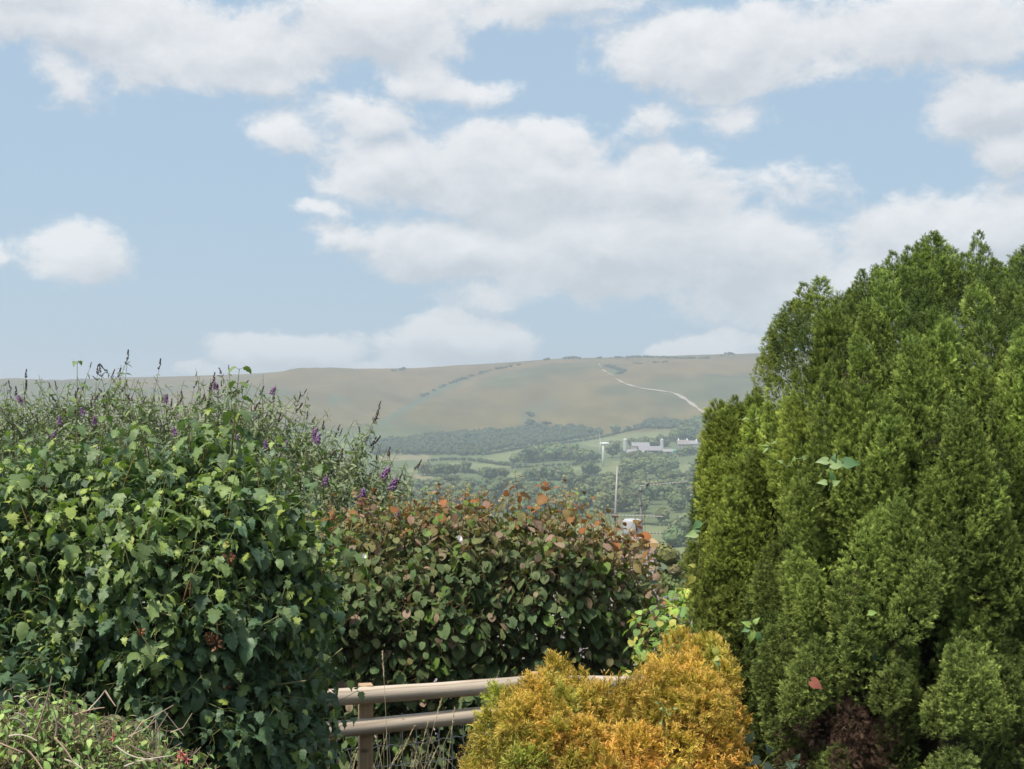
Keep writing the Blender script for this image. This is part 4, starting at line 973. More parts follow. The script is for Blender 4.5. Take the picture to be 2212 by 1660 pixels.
# ---- conifers
def spray(seed, nb=6, wisp=0.0):
    r = np.random.default_rng(seed); V = []; T = []; C = []; n = 0
    def blade(a, b, w, t0, t1):
        nonlocal n
        d = nrm(b - a); s = nrm(np.cross(d, r.normal(size=3) * .6 + np.array([0, 0, 1.]))) * w
        V.extend([a - s, a + s, lerp(a, b, .6) + s * .9, b, lerp(a, b, .6) - s * .9]); T.extend([(n, n + 1, n + 2), (n, n + 2, n + 4), (n + 4, n + 2, n + 3)])
        C.extend([t0, t0, lerp(t0, t1, .6), t1, lerp(t0, t1, .6)]); n += 5
    ax0 = np.zeros(3); ax1 = np.array([r.normal() * .08, 1, r.normal() * .08]); blade(ax0, ax1, .030, 0., 1.)
    for i in range(nb):
        t = (i + .6) / nb
        for sgn in (-1, 1):
            a = lerp(ax0, ax1, t * .85); L = (.50 if not wisp else .42) * (1.1 - t * .6) * r.uniform(.7, 1.2); an = r.uniform(.5, .95)
            d = np.array([sgn * math.sin(an), math.cos(an), r.normal() * .35]); b = a + d * L; blade(a, b, .030, t * .7, min(1, t * .7 + .45))
            for k in range(2):
                q = lerp(a, b, r.uniform(.25, .8)); an2 = an + r.choice([-1, 1]) * r.uniform(.5, .9); e = q + np.array([sgn * math.sin(an2), math.cos(an2), r.normal() * .4]) * L * r.uniform(.3, .5)
                s = nrm(np.cross(e - q, r.normal(size=3))) * .024; V.extend([q - s, q + s, e]); T.append((n, n + 1, n + 2)); C.extend([t * .7, t * .7, min(1, t + .5)]); n += 3
    return np.array(V), np.array(T), np.array(C, float)
SPR = [spray(k) for k in range(4)]
def lite(s):
    V, T, C = s; T = T[np.random.default_rng(len(V)).permutation(len(T))[:26]]; return V, T, C
SPL = [lite((v[:, :] * np.array([1.25, 1, 1.25]), t, c)) for v, t, c in SPR]
def plume_mesh(seed, H, R, n, s0, inner, outer, tipc, lean=.55, name='branch', shape=.75):
    """an upright feathery branch: sprays set round its axis"""
    r = np.random.default_rng(seed); t = r.random(n) ** .9; a = r.uniform(0, 2 * PI, n)
    rad = R * (np.sin(PI * np.clip(t * .86 + .10, 0, 1)) ** shape) * (1 + .28 * (vnoise(t * 5 + seed, a * 1.2) - .5) * 2)
    rad = rad * np.sqrt(r.uniform(.45, 1.0, n)); ro = np.stack([np.cos(a), np.sin(a), 0 * a], 1)
    p = ro * rad[:, None] + UP * (t * H)[:, None]
    d = nrm(ro * (lean + .3 * r.random((n, 1))) * (1 - t[:, None] * .6) + UP * (1.0 - .3 * r.random((n, 1))) + r.normal(size=(n, 3)) * .22)
    nn = nrm(r.normal(size=(n, 3))); x = nrm(np.cross(d, nn)); z = np.cross(x, d); M = np.stack([x, d, z], -1); sz = s0 * r.uniform(.65, 1.25, n)
    Vs = []; Ts = []; Cs = []; k0 = 0
    for q, (V, T, C) in enumerate(SPR):
        idx = np.where(np.arange(n) % len(SPR) == q)[0]; W = np.einsum('nij,vj->nvi', M[idx], V) * sz[idx][:, None, None] + p[idx][:, None]
        Vs.append(W.reshape(-1, 3)); Ts.append((T[None] + (np.arange(len(idx)) * len(V))[:, None, None]).reshape(-1, 3) + k0); k0 += len(idx) * len(V)
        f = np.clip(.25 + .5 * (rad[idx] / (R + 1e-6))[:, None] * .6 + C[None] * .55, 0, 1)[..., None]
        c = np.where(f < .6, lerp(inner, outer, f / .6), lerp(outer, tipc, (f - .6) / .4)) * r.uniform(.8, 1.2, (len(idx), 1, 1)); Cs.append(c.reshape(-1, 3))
    me = mesh(name, np.concatenate(Vs), np.concatenate(Ts), MAT['needle'], np.concatenate(Cs), np.zeros((k0, 3)))
    return me
def put(root, me, p, axis, s, sz, color, spin, name='branch'):
    q = Vector(axis.tolist()).to_track_quat('Z', 'Y').to_matrix().to_4x4(); o = link(name, me, root, color, Matrix.Translation(p.tolist()) @ q @ Matrix.Rotation(spin, 4, 'Z') @ Matrix.Diagonal((s, s, sz, 1)))
    return o
GI, GO, GT = np.array((.032, .044, .016)), np.array((.148, .226, .046)), np.array((.49, .60, .14))  # inner tone darkened to paint shade into the plumes; tips are paler growth
PLG = [plume_mesh(200 + k, .55, .100, 430, .040, GI, GO, GT, .75, shape=.62) for k in range(6)]
PLS = [plume_mesh(230 + k, .55, .072, 250, .044, GI, GO, GT, .45, shape=.9) for k in range(3)]
BRN = np.array((.070, .042, .028)); DEAD = [plume_mesh(250 + k, .40, .11, 90, .055, BRN * .6, BRN, BRN * 1.5, .9) for k in range(2)]
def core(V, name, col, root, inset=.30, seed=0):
    """solid twig-brown body inside a dense conifer, darkened to stand in for interior shade"""
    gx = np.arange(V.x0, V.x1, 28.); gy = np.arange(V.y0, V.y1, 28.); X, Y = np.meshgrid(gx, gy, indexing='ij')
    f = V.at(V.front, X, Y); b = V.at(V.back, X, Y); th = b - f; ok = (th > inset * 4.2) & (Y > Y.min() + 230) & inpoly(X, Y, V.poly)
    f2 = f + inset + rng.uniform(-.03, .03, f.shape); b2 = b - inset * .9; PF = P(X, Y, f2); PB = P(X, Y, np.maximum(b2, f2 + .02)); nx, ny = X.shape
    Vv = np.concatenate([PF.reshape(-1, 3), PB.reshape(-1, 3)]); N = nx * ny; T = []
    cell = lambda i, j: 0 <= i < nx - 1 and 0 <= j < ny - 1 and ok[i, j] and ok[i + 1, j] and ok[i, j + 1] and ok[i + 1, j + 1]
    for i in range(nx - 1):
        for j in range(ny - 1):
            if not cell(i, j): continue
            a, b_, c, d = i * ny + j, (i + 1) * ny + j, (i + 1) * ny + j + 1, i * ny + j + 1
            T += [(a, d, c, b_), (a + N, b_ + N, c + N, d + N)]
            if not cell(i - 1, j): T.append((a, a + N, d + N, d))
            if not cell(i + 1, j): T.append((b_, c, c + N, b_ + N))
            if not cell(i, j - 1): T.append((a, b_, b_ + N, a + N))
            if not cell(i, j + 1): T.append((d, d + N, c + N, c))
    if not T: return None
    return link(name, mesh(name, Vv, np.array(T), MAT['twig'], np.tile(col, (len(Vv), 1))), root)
def fill_sprays(V, root, rg, n, s0, depth, dens, c0, c1, c2):
    x, y, D, p, nn = V.sample(n, depth, rg, dens=dens, out=.25); d = nrm(UP + nn * .7 + rg.normal(size=(n, 3)) * .35)
    xx = nrm(np.cross(d, rg.normal(size=(n, 3)))); z = np.cross(xx, d); M = np.stack([xx, d, z], -1); sz = s0 * rg.uniform(.6, 1.3, n); p = p + (p - EYE) * .016
    Vs = []; Ts = []; Cs = []; k0 = 0
    for q, (v, T, C) in enumerate(SPL):
        idx = np.arange(q, n, len(SPR)); W = np.einsum('nij,vj->nvi', M[idx], v) * sz[idx][:, None, None] + p[idx][:, None]
        Vs.append(W.reshape(-1, 3)); Ts.append((T[None] + (np.arange(len(idx)) * len(v))[:, None, None]).reshape(-1, 3) + k0); k0 += len(idx) * len(v)
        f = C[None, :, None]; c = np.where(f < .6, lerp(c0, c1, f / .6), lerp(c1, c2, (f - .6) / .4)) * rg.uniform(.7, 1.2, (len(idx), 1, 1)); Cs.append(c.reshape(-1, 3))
    o = link('foliage', mesh('foliage', np.concatenate(Vs), np.concatenate(Ts), MAT['needle'], np.concatenate(Cs), np.zeros((k0, 3))), root); o['kind'] = 'stuff'
def cypress(name, label, poly, D0, R, W, n, seed, spires, ground_px, hue, cav=None, trunk=None, low_blue=True):
    rg = np.random.default_rng(seed); gx = ground_px; root = tag(empty(name, P(np.array(gx), np.array(880 + 3 / D0 * F), D0)), label, 'conifer')
    V = Vol(poly, D0, R, W, .22 if R > 1 else .10, 120, seed, lobes=(.34, 42, 125, .45) if R > 1 else (.20, 34, 80, .3))
    core(V, 'shade_core', (.055, .042, .025), root, min(.30, R * .35))  # solid dark body that paints in the shaded interior
    dens = lambda x, y: (np.where(cav(x, y + 15) | cav(x, y + 60), .06, 1.0) if cav else 1.0) * np.where(V.at(V.crease, x, y) > .95, .35, 1.0)
    dens2 = (lambda x, y: np.where(cav(x, y), .10, 1.0)) if cav else None
    x, y, D, p, nn = V.sample(n, .03, rg, dens=dens, out=.25)
    # keep the branches evenly spread
    keep = []; cellm = {}
    for i in range(len(x)):
        k = (int(x[i] // 22), int(y[i] // 34)); 
        if cellm.get(k, 0) >= 1 and y[i] < 1700: continue
        cellm[k] = cellm.get(k, 0) + 1; keep.append(i)
    for i in keep[:300]:
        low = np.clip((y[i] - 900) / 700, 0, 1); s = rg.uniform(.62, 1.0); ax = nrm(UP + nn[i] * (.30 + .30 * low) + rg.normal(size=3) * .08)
        li = int(V.lid[int(np.clip((x[i] - V.gx0) / V.st, 0, V.lid.shape[0] - 1)), int(np.clip((y[i] - V.gy0) / V.st, 0, V.lid.shape[1] - 1))]); b = rg.uniform(.80, 1.15) * (.80 + .5 * ((li * 7919 % 97) / 97.)); g = np.array(hue(x[i], y[i], rg)) * b; p[i] = p[i] + nn[i] * rg.uniform(-.07, .07)
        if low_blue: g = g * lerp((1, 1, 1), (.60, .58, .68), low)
        me = PLG[rg.integers(5)] if rg.random() < .78 else PLS[rg.integers(3)]; L = .55 * s * (1.05 - .35 * low)
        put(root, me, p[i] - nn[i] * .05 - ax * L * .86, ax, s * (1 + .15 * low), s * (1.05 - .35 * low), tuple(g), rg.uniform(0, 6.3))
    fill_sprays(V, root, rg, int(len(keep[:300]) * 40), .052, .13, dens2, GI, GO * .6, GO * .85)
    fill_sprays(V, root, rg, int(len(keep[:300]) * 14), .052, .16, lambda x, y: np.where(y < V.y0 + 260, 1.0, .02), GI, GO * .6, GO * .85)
    for (px, py, wd, hh) in spires:
        top = P(np.array(px * 1.), np.array(py * 1.), D0 - .1 + rg.uniform(-.15, .25)); Lm = hh / F * D0
        put(root, PLG[rg.integers(5)], top - UP * Lm * 1.25 + np.array([0, .18, 0]), UP, wd / F * D0 / .13, Lm / .58, tuple(np.array(hue(px, py, rg)) * .8), rg.uniform(0, 6.3))
        put(root, PLS[rg.integers(3)], top - UP * Lm, nrm(UP + rg.normal(size=3) * .05), wd / F * D0 / .115, Lm / .58, tuple(np.array(hue(px, py, rg)) * rg.uniform(.75, 1.0)), rg.uniform(0, 6.3))
    if trunk:
        B = Tubes()
        for (tx, r0) in trunk:
            a = P(np.array(tx * 1.), np.array(880 + 3 / D0 * F), D0 - .1); e = P(np.array(tx + rg.uniform(-20, 20)), np.array(900.), D0)
            B.add([a, lerp(a, e, .3) + rg.normal(size=3) * .03, lerp(a, e, .6) + rg.normal(size=3) * .03, e], r0, .02, (.20, .13, .10))
        B.build('trunk', MAT['bark'], root, False)
    return V, root, rg
main_poly = [(1655, 1100), (1655, 900), (1662, 790), (1672, 720), (1700, 675), (1745, 645), (1790, 640), (1835, 660), (1855, 615), (1890, 590), (1950, 580), (2000, 548), (2040, 550), (2080, 600), (2110, 590), (2150, 590), (2200, 580), (2330, 580), (2440, 760), (2480, 1000), (2480, 1500), (2440, 1750), (2250, 2000), (1760, 2000), (1650, 1700), (1600, 1560), (1570, 1420), (1590, 1300), (1625, 1200)]
def cavm(x, y):
    return inpoly(x, y, [(1690, 1530), (1760, 1560), (1830, 1490), (1870, 1400), (1960, 1300), (1990, 1270), (2010, 1290), (1960, 1370), (1900, 1430), (1900, 1560), (1930, 1640), (1960, 1800), (1700, 1800)]) | inpoly(x, y, [(1935, 1570), (2090, 1600), (2150, 1560), (2212, 1500), (2212, 1640), (2130, 1620), (2080, 1650), (1980, 1640)]) 
def hue_main(x, y, r):
    w_ = float(np.clip((1900 - x) / 260, 0, 1)) * float(np.clip((1450 - y) / 500, 0, 1)); return lerp((1, 1, 1), (1.22, 1.08, .88), w_ * r.uniform(.3, 1))
CV, croot, crg = cypress('cypress_tree', 'huge bushy dark green cypress of many upright plumes filling the right side', main_poly, 7.6, 1.25, 420, 1500, 71,
    [(1735, 608, 30, 110), (1775, 596, 50, 130), (1700, 648, 34, 90), (1918, 540, 30, 120), (1890, 570, 30, 110), (1955, 530, 34, 130), (2010, 505, 60, 170), (2030, 500, 55, 190), (1990, 520, 40, 140), (2058, 560, 30, 110), (2108, 497, 34, 150), (2085, 545, 28, 110), (2135, 525, 34, 130), (2160, 555, 30, 110), (2195, 540, 46, 150), (2215, 530, 50, 160), (1862, 580, 34, 110), (1840, 625, 34, 90), (2250, 560, 50, 150), (1678, 690, 30, 80), (1660, 745, 26, 80), (1970, 550, 34, 110), (2175, 560, 30, 110), (1815, 640, 26, 70)],
    1980., hue_main, cavm, [(1830, .09), (1900, .07), (2040, .08)])
for k in range(30):      # dead brown sprays inside the hollows
    zx, zy = [(1830, 1600), (1790, 1580), (1860, 1520), (2160, 1600), (1880, 1560), (1840, 1640), (1750, 1610), (1900, 1620)][k % 8]
    zx += crg.normal() * 30; zy += crg.normal() * 30; f = CV.at(CV.front, np.array([zx]), np.array([zy]))[0] + .16
    put(croot, DEAD[k % 2], P(np.array(zx), np.array(zy + 20), f), nrm(UP * crg.uniform(-.6, .6) + np.array([crg.normal() * .7, -.6, 0])), crg.uniform(.5, .8), crg.uniform(.4, .7), tuple(np.array((1, 1, 1)) * crg.uniform(.6, 1.3)), crg.uniform(0, 6), 'dead_branch')
side_poly = [(1528, 960), (1545, 905), (1580, 880), (1600, 900), (1625, 870), (1660, 890), (1700, 1000), (1730, 1200), (1730, 1500), (1720, 1720), (1660, 1900), (1610, 1640), (1575, 1520), (1540, 1420), (1510, 1320), (1486, 1240), (1492, 1160), (1506, 1060), (1516, 1000)]
cypress('cypress_tree', 'narrower cypress column standing against the left side of the huge one', side_poly, 7.9, .5, 120, 420, 83,
    [(1580, 852, 30, 110), (1572, 880, 26, 90), (1618, 832, 34, 130), (1640, 850, 28, 110), (1560, 905, 26, 90), (1600, 870, 30, 100), (1655, 870, 26, 90)],
    1640., lambda x, y, r: lerp((1.05, 1, .85), (1.4, 1.15, .8), float(np.clip((1600 - x) / 80, 0, 1)) * r.uniform(.2, 1)), None, [(1650, .06)])

# ---- golden conifer
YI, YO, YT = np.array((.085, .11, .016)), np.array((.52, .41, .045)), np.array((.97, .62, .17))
PLY = [plume_mesh(300 + k, .30, .095, 120, .062, YI, YO, YT, .9) for k in range(5)]
def golden():
    rg = np.random.default_rng(91)
    root = tag(empty('golden_conifer', P(np.array(1330.), np.array(880 + 3 / 6.9 * F), 6.9)), 'low golden orange conifer bush in front of the rail fence', 'conifer')
    poly = [(985, 1750), (1000, 1650), (1020, 1590), (1050, 1545), (1075, 1500), (1110, 1478), (1180, 1468), (1240, 1470), (1290, 1490), (1345, 1490), (1372, 1470), (1385, 1430), (1440, 1412), (1490, 1402), (1515, 1385), (1550, 1375), (1575, 1440), (1600, 1530), (1620, 1640), (1640, 1800), (1600, 2300), (1000, 2300)]
    V = Vol(poly, 6.95, .65, 190, .16, 70, 4, slope=lambda X, Y: (Y < 1480) * (1480 - Y) / 150 * .35, lobes=(.30, 50, 44, 0)); core(V, 'shade_core', (.085, .055, .03), root, .24)
    x, y, D, p, nn = V.sample(900, .03, rg, out=.12); keep = []; cm = {}
    for i in range(len(x)):
        k = (int(x[i] // 24), int(y[i] // 26))
        if cm.get(k, 0) >= 1 and y[i] < 1700: continue
        cm[k] = 1; keep.append(i)
    for i in keep[:300]:
        ax = nrm(UP * .7 + nn[i] * rg.uniform(.5, 1.0) + np.array([rg.normal() * .3, 0, 0])); s = rg.uniform(.65, 1.1); g = vnoise(x[i] / 60 + 3, y[i] / 45); b = rg.uniform(.8, 1.15)
        c = lerp((.60, .92, .9), (1.06, .93, 1.0), np.clip(g * 1.3 - .15 + (x[i] - 1250) / 900, 0, 1)) * b
        put(root, PLY[rg.integers(5)], p[i] - ax * .26 * s + nn[i] * rg.uniform(-.1, .03), ax, s, s * rg.uniform(.8, 1.2), tuple(c), rg.uniform(0, 6.3))
    fill_sprays(V, root, rg, 4200, .055, .10, None, YI, YO * .85, YT * .85)
    B = Tubes()
    for k in range(14):
        b = P(np.array(1330.), np.array(880 + 3 / 6.9 * F), 6.9); j = rg.integers(len(x)); B.add([b, lerp(b, p[j], .5) + rg.normal(size=3) * .05, p[j]], .025, .006, (.2, .11, .07))
    B.build('branch_wood', MAT['bark'], root, False)
golden()

# ------------------------------------------------------------------ rail fence
def wood_mat(name, col, dark, sc=(1, 1, 1), ring=(1.4, 42, 42)):
    m, t = new_mat(name); tcn = t.new('ShaderNodeTexCoord'); v = t.vmath('MULTIPLY', tcn.outputs['Object'], ring)
    n = t.noise(t.vmath('MULTIPLY', tcn.outputs['Object'], (1.6, 7, 7)), 1.0, 3, .5, .6)
    wv = t.new('ShaderNodeTexWave'); wv.wave_type = 'RINGS'; wv.inputs['Scale'].default_value = .55; wv.inputs['Distortion'].default_value = 7; wv.inputs['Detail'].default_value = 2; wv.inputs['Detail Scale'].default_value = .6
    t.l.new(v, wv.inputs['Vector'])
    fine = t.noise(t.vmath('MULTIPLY', tcn.outputs['Object'], (6, 90, 90)), 1.0, 3, .6)
    vo = t.new('ShaderNodeTexVoronoi'); vo.inputs['Scale'].default_value = 4.2; t.l.new(t.vmath('MULTIPLY', tcn.outputs['Object'], (.75, 1.6, 1.6)), vo.inputs['Vector'])
    knot = t.ramp(vo.outputs['Distance'], .09, .18, 1, 0)
    f = t.math('ADD', t.math('MULTIPLY', t.ramp(wv.outputs['Fac'], .5, .95), .65), t.math('MULTIPLY', t.math('SUBTRACT', fine, .4), .6), clamp=True)
    c = t.mix(f, col, dark); c = t.mix(t.math('MULTIPLY', t.ramp(n, .45, .75), .35), c, tuple(q * .72 for q in col)); c = t.mix(t.math('MULTIPLY', knot, .8), c, (.10, .07, .05))
    bc, _ = base_col(t); c = t.mix(1.0, c, bc, 'MULTIPLY')
    p = t.new('ShaderNodeBsdfPrincipled'); t.l.new(c, p.inputs['Base Color']); p.inputs['Roughness'].default_value = .75; p.inputs['Specular IOR Level'].default_value = .25
    t.l.new(bump(t, t.math('SUBTRACT', fine, knot), .5, .003), p.inputs['Normal']); t.l.new(p.outputs[0], t.out.inputs[0]); return m
MAT['rail_wood'] = wood_mat('weathered_rail', (.58, .49, .395), (.34, .265, .19))
MAT['post_wood'] = wood_mat('post_timber', (.50, .37, .235), (.33, .22, .125), ring=(42, 42, 1.4))
def pw(px, py, D): return P(np.array(float(px)), np.array(float(py)), float(D))
def build_fence():
    rg = np.random.default_rng(5); root = tag(empty('rail_fence', (pw(790, 1900, 9.4)[0], 9.4, 0)), 'pale timber fence with two round rails, square posts and wire netting', 'fence')
    def rail(a, b, r0, r1):
        a = np.array(a); b = np.array(b); n = 24; u = np.linspace(0, 1, n)[:, None]; pts = a * (1 - u) + b * u; pts[:, 2] += (fbm(np.linspace(0, 3, n), np.full(n, a[2] * 7), 2) - .5) * .012 - .012 * np.sin(PI * u[:, 0])
        L = np.linalg.norm(b - a); c = (a + b) / 2; d = (b - a) / L; q = Vector(d.tolist()).to_track_quat('X', 'Z').to_matrix(); R = np.array(q)
        loc = (pts - c) @ R; rr = r0 + (r1 - r0) * u[:, 0] + (fbm(np.linspace(0, 4, n), np.full(n, 3.3 + a[0]), 2) - .5) * .006
        m = MB(); m.tube(loc, rr, 18); me = mesh('rail', m.v[0], m.f, MAT['rail_wood'], smooth=True); link('rail', me, root, None, Matrix.Translation(c.tolist()) @ q.to_4x4())
    A, B, C = pw(500, 1518, 8.75), pw(1165, 1472, 10.3), pw(1560, 1469, 11.0)
    rail(A, B + nrm(B - A) * .03, .058, .053); rail(B + np.array([.03, 0, .004]), C, .048, .047)
    A2, B2, C2 = pw(500, 1592, 8.75), pw(1165, 1530, 10.3), pw(1560, 1530, 11.0)
    rail(A2, B2, .056, .053); rail(B2 + np.array([.03, 0, 0]), C2, .048, .046)
    posts = [(790, 1477, 9.42, .088), (1170, 1452, 10.42, .13), (1480, 1455, 11.05, .10), (520, 1490, 8.9, .10)]
    for (px, py, D, wd) in posts:
        top = pw(px, py, D); m = MB(); h = top[2] + .35
        V = []; 
        for z in (-h, -.008, 0): 
            k = wd / 2 * (1 if z < 0 else .93); V += [(-k, -k, z), (k, -k, z), (k, k, z), (-k, k, z)]
        m.add(V, [(0, 1, 5, 4), (1, 2, 6, 5), (2, 3, 7, 6), (3, 0, 4, 7), (4, 5, 9, 8), (5, 6, 10, 9), (6, 7, 11, 10), (7, 4, 8, 11), (8, 9, 10, 11), (3, 2, 1, 0)])
        me = mesh('post', m.v[0], m.f, MAT['post_wood']); link('post', me, root, None, Matrix.Translation(top.tolist()) @ Matrix.Rotation(.25, 4, 'Z'))
    # stock netting: horizontal and upright wires
    a0, b0 = pw(500, 1600, 8.82), pw(1165, 1545, 10.37)
    for k, (yl, yr) in enumerate([(1647, 1570), (1692, 1618), (1742, 1668), (1795, 1720)]):
        a, b = pw(500, yl, 8.83), pw(1180, yr, 10.38); n = 100; u = np.linspace(0, 1, n)[:, None]; pts = a * (1 - u) + b * u
        pts[:, 2] += .006 * np.sin(u[:, 0] * PI * 2 * 24) + (fbm(u[:, 0] * 9, u[:, 0] * 0 + k, 2) - .5) * .03
        m = MB(); m.tube(pts, .0034, 5); m.build('wire', MAT['steel'], root, True)
    for i in range(24):
        t = (i + .4) / 24; p = a0 * (1 - t) + b0 * t; jx = rg.normal() * .006; m = MB()
        m.tube([p + (0, 0, .06), p + (jx, 0, -.12), p + (-jx, 0, -.3), p + (jx, 0, -.75)], .0027, 5); m.build('wire', MAT['steel'], root, True)
build_fence()

# ------------------------------------------------------------------ grasses at the fence
def grasses():
    rg = np.random.default_rng(6); T_ = Tubes(); H = []
    def stalk(T, px, py, D, lean, heads, c=(.42, .36, .20), r=.0022):
        top = pw(px, py, D); b = np.array([top[0] - lean, top[1] + .02, 0.]); pts = [lerp(b, top, t) + np.array([-(lean * .35) * math.sin(PI * t), 0, 0]) for t in np.linspace(0, 1, 7)]
        T.add(pts, r * 1.2, r * .6, (.22, .28, .10) if rg.random() < .5 else (.38, .33, .18), c)
        if heads:
            d = nrm(pts[-1] - pts[-2])
            for k in range(26):
                q = top - d * rg.uniform(0, .17); o = rg.normal(size=3) * .5; e = q + nrm(d + o * .6) * .016; T.add([q, lerp(q, e, .5), e], .0034, .0012, np.array(c) * rg.uniform(.8, 1.25))
    t1 = Tubes(); stalk(t1, 826, 1405, 9.25, -.04, True, (.52, .42, .27)); g = empty('grass_stalk', (0, 0, 0)); 
    bpy.data.objects.remove(g); o = link('grass_stalk', mesh('grass_stalk', np.concatenate(t1.v), np.array(t1.f), MAT['twig'], np.concatenate(t1.c), smooth=True)); tag(o, 'tall dry grass stalk with a seed head rising above the fence rail', 'grass stalk')
    for k in range(110):
        px = rg.normal(905, 62) if k < 80 else rg.uniform(700, 1050); py = rg.uniform(1570, 1720); stalk(T_, px, py, rg.uniform(9.55, 10.0), rg.normal() * .16, rg.random() < .4, np.array((.46, .40, .24)) * rg.uniform(.7, 1.15))
    for (px, py) in [(955, 1505), (895, 1568), (925, 1560), (982, 1530), (1030, 1560), (870, 1550)]: stalk(T_, px, py, 9.5, rg.uniform(.02, .25), True, (.48, .38, .22))
    f = Fol()
    o = T_.build('grass', MAT['twig'], None); tag(o, 'dry tangled grass growing behind the wire netting', 'grass', None, 'stuff')
grasses()

# ------------------------------------------------------------------ neighbour's house, chimney and aerials
MAT['slate'] = plain('roof_tile', (.26, .235, .245), .8, 14, .28, .004, spec=.25)
MAT['brick'] = plain('brick', (1, 1, 1), .9, 30, .35, .006, spec=.15)
MAT['mortar'] = plain('mortar', (.40, .36, .33), .95, 30, .2, .004, spec=.1)
MAT['pot'] = plain('white_pot', (.40, .41, .42), .6, 5, .08, .002)
def lichen_mat():
    m, t = new_mat('lichened_cap'); g = t.new('ShaderNodeNewGeometry'); n = t.noise(g.outputs['Position'], 9, 4, .6)
    c = t.mix(t.ramp(n, .42, .54), (.34, .29, .24), (.46, .30, .11)); p = t.new('ShaderNodeBsdfPrincipled'); t.l.new(c, p.inputs['Base Color']); p.inputs['Roughness'].default_value = .9
    t.l.new(bump(t, n, .6, .02), p.inputs['Normal']); t.l.new(p.outputs[0], t.out.inputs[0]); return m
MAT['lichen'] = lichen_mat()
def house():
    rg = np.random.default_rng(8); Dr = 26.2; ridge = pw(1400, 1297, Dr); ex = 3.6; run = 3.4; drop = 2.3; zr = ridge[2]
    cx = ridge[0]; x0, x1 = cx - 3.9, cx + 3.1; root = tag(empty('tiled_house', (cx, Dr, -6)), 'neighbouring house with a grey tiled roof glimpsed between the bushes', 'house')
    ze = zr - drop; m = MB()
    V = [(x0 + .2, Dr - run + .3, -9), (x1 - .2, Dr - run + .3, -9), (x1 - .2, Dr + run - .3, -9), (x0 + .2, Dr + run - .3, -9), (x0 + .2, Dr - run + .3, ze), (x1 - .2, Dr - run + .3, ze), (x1 - .2, Dr + run - .3, ze), (x0 + .2, Dr + run - .3, ze), (x0 + .2, Dr, zr - .3), (x1 - .2, Dr, zr - .3)]
    m.add(V, [(0, 1, 5, 4), (2, 3, 7, 6), (1, 2, 6, 9, 5), (3, 0, 4, 8, 7)]); m.build('wall', MAT['mortar'], root)
    m = MB(); V = []
    for dz in (-.10, -.02): V += [(x0, Dr - run, ze + dz), (x1, Dr - run, ze + dz), (x1, Dr, zr + dz), (x0, Dr, zr + dz), (x1, Dr + run, ze + dz), (x0, Dr + run, ze + dz)]
    m.add(V, [(6, 7, 8, 9), (9, 8, 10, 11), (1, 0, 3, 2), (2, 3, 5, 4), (0, 1, 7, 6), (4, 5, 11, 10), (1, 2, 8, 7), (2, 4, 10, 8), (3, 0, 6, 9), (5, 3, 9, 11)]); rf = m.build('roof', MAT['slate'], root)
    rows, cols = 12, 24; sl = math.hypot(run, drop); d = np.array([0, -run / sl, -drop / sl]); nn = np.array([0, -drop / sl, run / sl]); w_ = (x1 - x0) / cols; Lt = sl / rows * 1.15
    # one pantile: a shallow S across its width
    xs = np.linspace(-.5, .5, 6) * w_ * .985; hz = .022 * np.sin(np.linspace(-.5, .5, 6) * 2 * PI); V = []
    for v in (0, 1): V += [(x, v * Lt, h + .02 * v) for x, h in zip(xs, hz)]
    for v in (0, 1): V += [(x, v * Lt, h + .02 * v - .016) for x, h in zip(xs, hz)]
    T = [(i, i + 1, 7 + i, 6 + i) for i in range(5)] + [(6 + i, 7 + i, 19 + i, 18 + i) for i in range(5)] + [(12 + i, 18 + i, 19 + i, 13 + i) for i in range(5)]
    me = mesh('tile', np.array(V), T, MAT['slate'])
    for r in range(rows):
        for c in range(cols):
            o = np.array([x0 + (c + .5) * w_, Dr, zr]) + d * (r * sl / rows) + nn * (.035 + rg.uniform(0, .006)); M = np.eye(4); M[:3, 0] = (1, 0, 0); M[:3, 1] = d; M[:3, 2] = nn; M[:3, 3] = o
            b = rg.uniform(.75, 1.3); link('tile', me, rf, (b * rg.uniform(.95, 1.12), b, b), Matrix(M.tolist()))
    for c in range(18):
        xa = x0 + c * (x1 - x0) / 18; m = MB(); m.tube([(xa, Dr, zr + .015), (xa + .385, Dr, zr + .02)], [.085, .09], 8); m.build('ridge_tile', MAT['lichen'] if rg.random() < .3 else MAT['slate'], rf)
    # chimney stack
    Dc = 25.0; cxx = pw(1369, 1177, Dc)[0]; W = .70; top = pw(1369, 1177, Dc)[2]; ch = link('chimney', mesh('chimney', np.array(MBbox((cxx, Dc, top - 1.3), (W - .03, W - .03, 2.6))), BOXF, MAT['mortar']), root)
    bh, bl = .100, .225; bme = {}
    def brick(c, L, rz):
        key = round(L, 2)
        if key not in bme:
            m = MB(); m.box((0, 0, 0), (L - .014, .05, bh - .014)); bme[key] = mesh('brick', m.v[0] + rg.normal(size=m.v[0].shape) * .003, m.f, MAT['brick'])
        pal = [(.42, .34, .29), (.46, .40, .36), (.40, .33, .29), (.48, .43, .39), (.42, .38, .35)]; k = np.array(pal[rg.integers(5)]) * rg.uniform(.8, 1.15)
        link('brick', bme[key], ch, tuple(k), Matrix.Translation(c) @ Matrix.Rotation(rz, 4, 'Z'))
